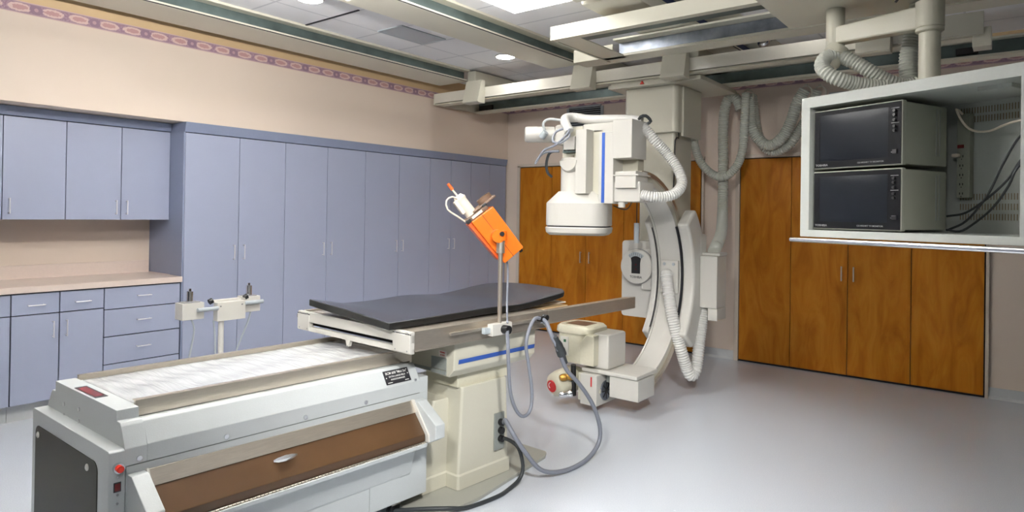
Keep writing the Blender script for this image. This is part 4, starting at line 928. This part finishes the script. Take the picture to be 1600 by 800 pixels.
MB().loft([[us(Vector((.165 + .018 + dx, v_, .46 + .014 + dz))) for dx, dz in ((-.006 * k, -.006 * k), (.004 * k, -.010 * k), (.008 * k, .0 * k), (0, .008 * k))] for v_, k in ((.42, .35), (.44, 1), (.47, 1.3), (.50, 1), (.52, .35))]).build('lid_handle', CHROME, lid, True)
mb = MB()
for i in range(76): mb.cyl(us(Vector((.222, -.004 + i * .0153, .371))), us(Vector((.222, .008 + i * .0153, .371))), .0045, n=8)
mb.build('piano_hinge', STEEL, UN, True)
upr('lower_lip', LGREY, [(.112, .375), (.232, .368), (.228, .350), (.150, .318), (.118, .20), (.112, .19)], -.004, 1.16, .003)
ub('access_panel', LGREY, .1122, .1150, .93, 1.10, .08, .29, .001)
ub('access_panel_gap', PLATEG, .1115, .1124, .9285, 1.1015, .0785, .2915, 0)
# name plate on the sloped shoulder
sl = Vector((.112 - .072, 0, .632 - .702)).normalized(); nrm = Vector((-sl.z, 0, sl.x))
def np_(a, v_, h): c_ = Vector((.072, 0, .702)) + sl * a + nrm * h; return us(Vector((c_.x, v_, c_.z)))
pl = MB().box(.004, .070, 1.02, 1.165, .0002, .003, .001, fn=lambda v: np_(v.x, v.y, v.z)).build('name_plate', TEXTD, UN, True)
ydir = Vector((0, 1, 0)); updir = -sl
text('BCM 600 "Mini Six"', .0165, TEXTW, pl, np_(.018, 1.0925, .0032), ydir, updir, depth=.0004, sx=.95)
text('EXTRA LARGE FIELD', .0105, TEXTW, pl, np_(.035, 1.0925, .0032), ydir, updir, depth=.0004, sx=1.0)
text('ANGIOCHANGER', .0105, TEXTW, pl, np_(.049, 1.0925, .0032), ydir, updir, depth=.0004)
MB().box(.061, .064, 1.030, 1.056, .003, .0034, fn=lambda v: np_(v.x, v.y, v.z)).box(.061, .064, 1.130, 1.152, .003, .0034, fn=lambda v: np_(v.x, v.y, v.z)).box(.036, .041, 1.027, 1.032, .003, .0034, fn=lambda v: np_(v.x, v.y, v.z)).box(.030, .035, 1.153, 1.158, .003, .0034, fn=lambda v: np_(v.x, v.y, v.z)).build('plate_marks', TEXTW, pl)
for (u_, v_) in ((.05, 1.12), (.05, .05), (-.5, 1.12), (-.5, .05)):
    c_ = MB().box(u_ - .02, u_ + .02, v_ - .025, v_ + .025, .045, .078, .003, fn=us).build('caster_bracket', STEEL, UN, True)
    MB().cyl(us(Vector((u_ - .012, v_, .031))), us(Vector((u_ + .012, v_, .031))), .030, n=20).build('caster_wheel', BLACK, c_, True)
# sheet
def sheet():
    t = bmesh.new(); nx, ny = 24, 60; g = []
    for j in range(ny + 1):
        row = []
        for i in range(nx + 1):
            u_ = -.536 + .514 * i / nx; v_ = .012 + 1.225 * j / ny
            z_ = .7425 + .0016 * math.sin(v_ * 90 + 5 * math.sin(u_ * 9)) * (.4 + .6 * abs(math.sin(u_ * 5 + v_ * 2))) + .0018 * math.sin(u_ * 30 + v_ * 11)
            e = min(i, nx - i, j, ny - j); z_ = z_ if e > 0 else .7395
            row.append(t.verts.new(us(Vector((u_, v_, z_)))))
        g.append(row)
    for j in range(ny):
        for i in range(nx): t.faces.new((g[j][i], g[j][i + 1], g[j + 1][i + 1], g[j + 1][i]))
    return t
q = MB(); q._add(sheet()); so = q.build('plastic_sheet', SHEET, None, True); so.location = UO; so.rotation_euler = (0, 0, UA)
md = so.modifiers.new('solid', 'SOLIDIFY'); md.thickness = .001
tag(so, 'wrinkled white plastic sheet covering the top of the changer unit', 'sheet')

# ---------------------------------------------------------------- stand with two heads behind the unit
SX = -4.0
st = thing('transducer_stand', 'cream stand with two side heads standing in front of the blue cabinets', 'medical stand', (SX, 2.13, 0))
def sb(nm, m_, x0, x1, y0, y1, z0, z1, bev=.003, par=None): return MB().box(x0 , x1, y0 - 2.13, y1 - 2.13, z0, z1, bev).build(nm, m_, par or st, True)
MB().cyl((-.03, .005, .04), (-.03, .005, .76), .017, n=20).build('pole', WHITE, st, True)
for a in range(5):
    c, s_ = math.cos(2 * math.pi * a / 5), math.sin(2 * math.pi * a / 5)
    lg = MB().loft([[Vector((-.03 + c * r_ + s_ * w_, .005 + s_ * r_ - c * w_, z_)) for w_, z_ in ((-.018, zb), (.018, zb), (.018, zt), (-.018, zt))] for r_, zb, zt in ((.0, .06, .10), (.26, .05, .075))]).build('leg', WHITE, st, True)
    MB().cyl((-.03 + c * .25 - s_ * .01, .005 + s_ * .25 + c * .01, .025), (-.03 + c * .25 + s_ * .01, .005 + s_ * .25 - c * .01, .025), .024, n=14).build('caster', BLACK, lg, True)
cbx = sb('centre_box', WHITE, -.055, .0, 2.095, 2.285, .735, .853)
sb('centre_box_top', WHITE, -.09, -.055, 2.095, 2.285, .845, .865)
for y in (2.115, 2.26): MB().cyl((.0, y - 2.13, .83), (.004, y - 2.13, .83), .005, n=8).build('screw', TEXTG, cbx)
for (y0, y1, z0, z1, ya, yb, zr) in ((1.885, 2.02, .762, .865, 1.97, 2.10, .82), (2.29, 2.40, .77, .872, 2.28, 2.41, .835)):
    h_ = sb('side_head', WHITE, -.12, -.02, y0, y1, z0, z1)
    sb('head_top_plate', TEXTG, -.11, -.03, y0 + .015, y1 - .02, z1, z1 + .004, .001, h_)
    cy = (y0 + y1) / 2 - 2.13
    MB().cyl((-.07, cy, z1), (-.07, cy, z1 + .085), .020, n=16, prof=[(0, .024), (.05, .024), (.06, .019), (.8, .019), (.82, .009), (1, .008)]).build('transducer', CHROME, h_, True)
    MB().cyl((-.005, ya - 2.13, zr), (-.005, yb - 2.13, zr), .013, n=14).build('arm_tube', VENTG, h_, True)
    MB().cyl((-.03, (ya if ya < 2.1 else ya + .01) - 2.13 + (.085 if ya < 2.1 else .0), z1 - .005), (-.03, (ya if ya < 2.1 else ya + .01) - 2.13 + (.105 if ya < 2.1 else .02), z1 + .004), .018, n=14).build('lock_knob', BLACK, h_, True)
for pts in ([(-.05, 1.955, .762), (-.045, 1.97, .70), (-.05, 1.96, .60), (-.06, 1.935, .45), (-.08, 1.9, .25), (-.06, 2.0, .09)],
            [(-.05, 2.095, .74), (-.04, 2.10, .65), (-.045, 2.11, .5), (-.05, 2.125, .30), (-.05, 2.135, .12)],
            [(-.05, 2.35, .77), (-.05, 2.33, .70), (-.055, 2.28, .58), (-.06, 2.235, .45), (-.06, 2.19, .25), (-.05, 2.15, .10)]):
    MB().tube([(x, y - 2.13, z) for x, y, z in pts], .006, 8).build('hanging_lead', VENTG, st, True)
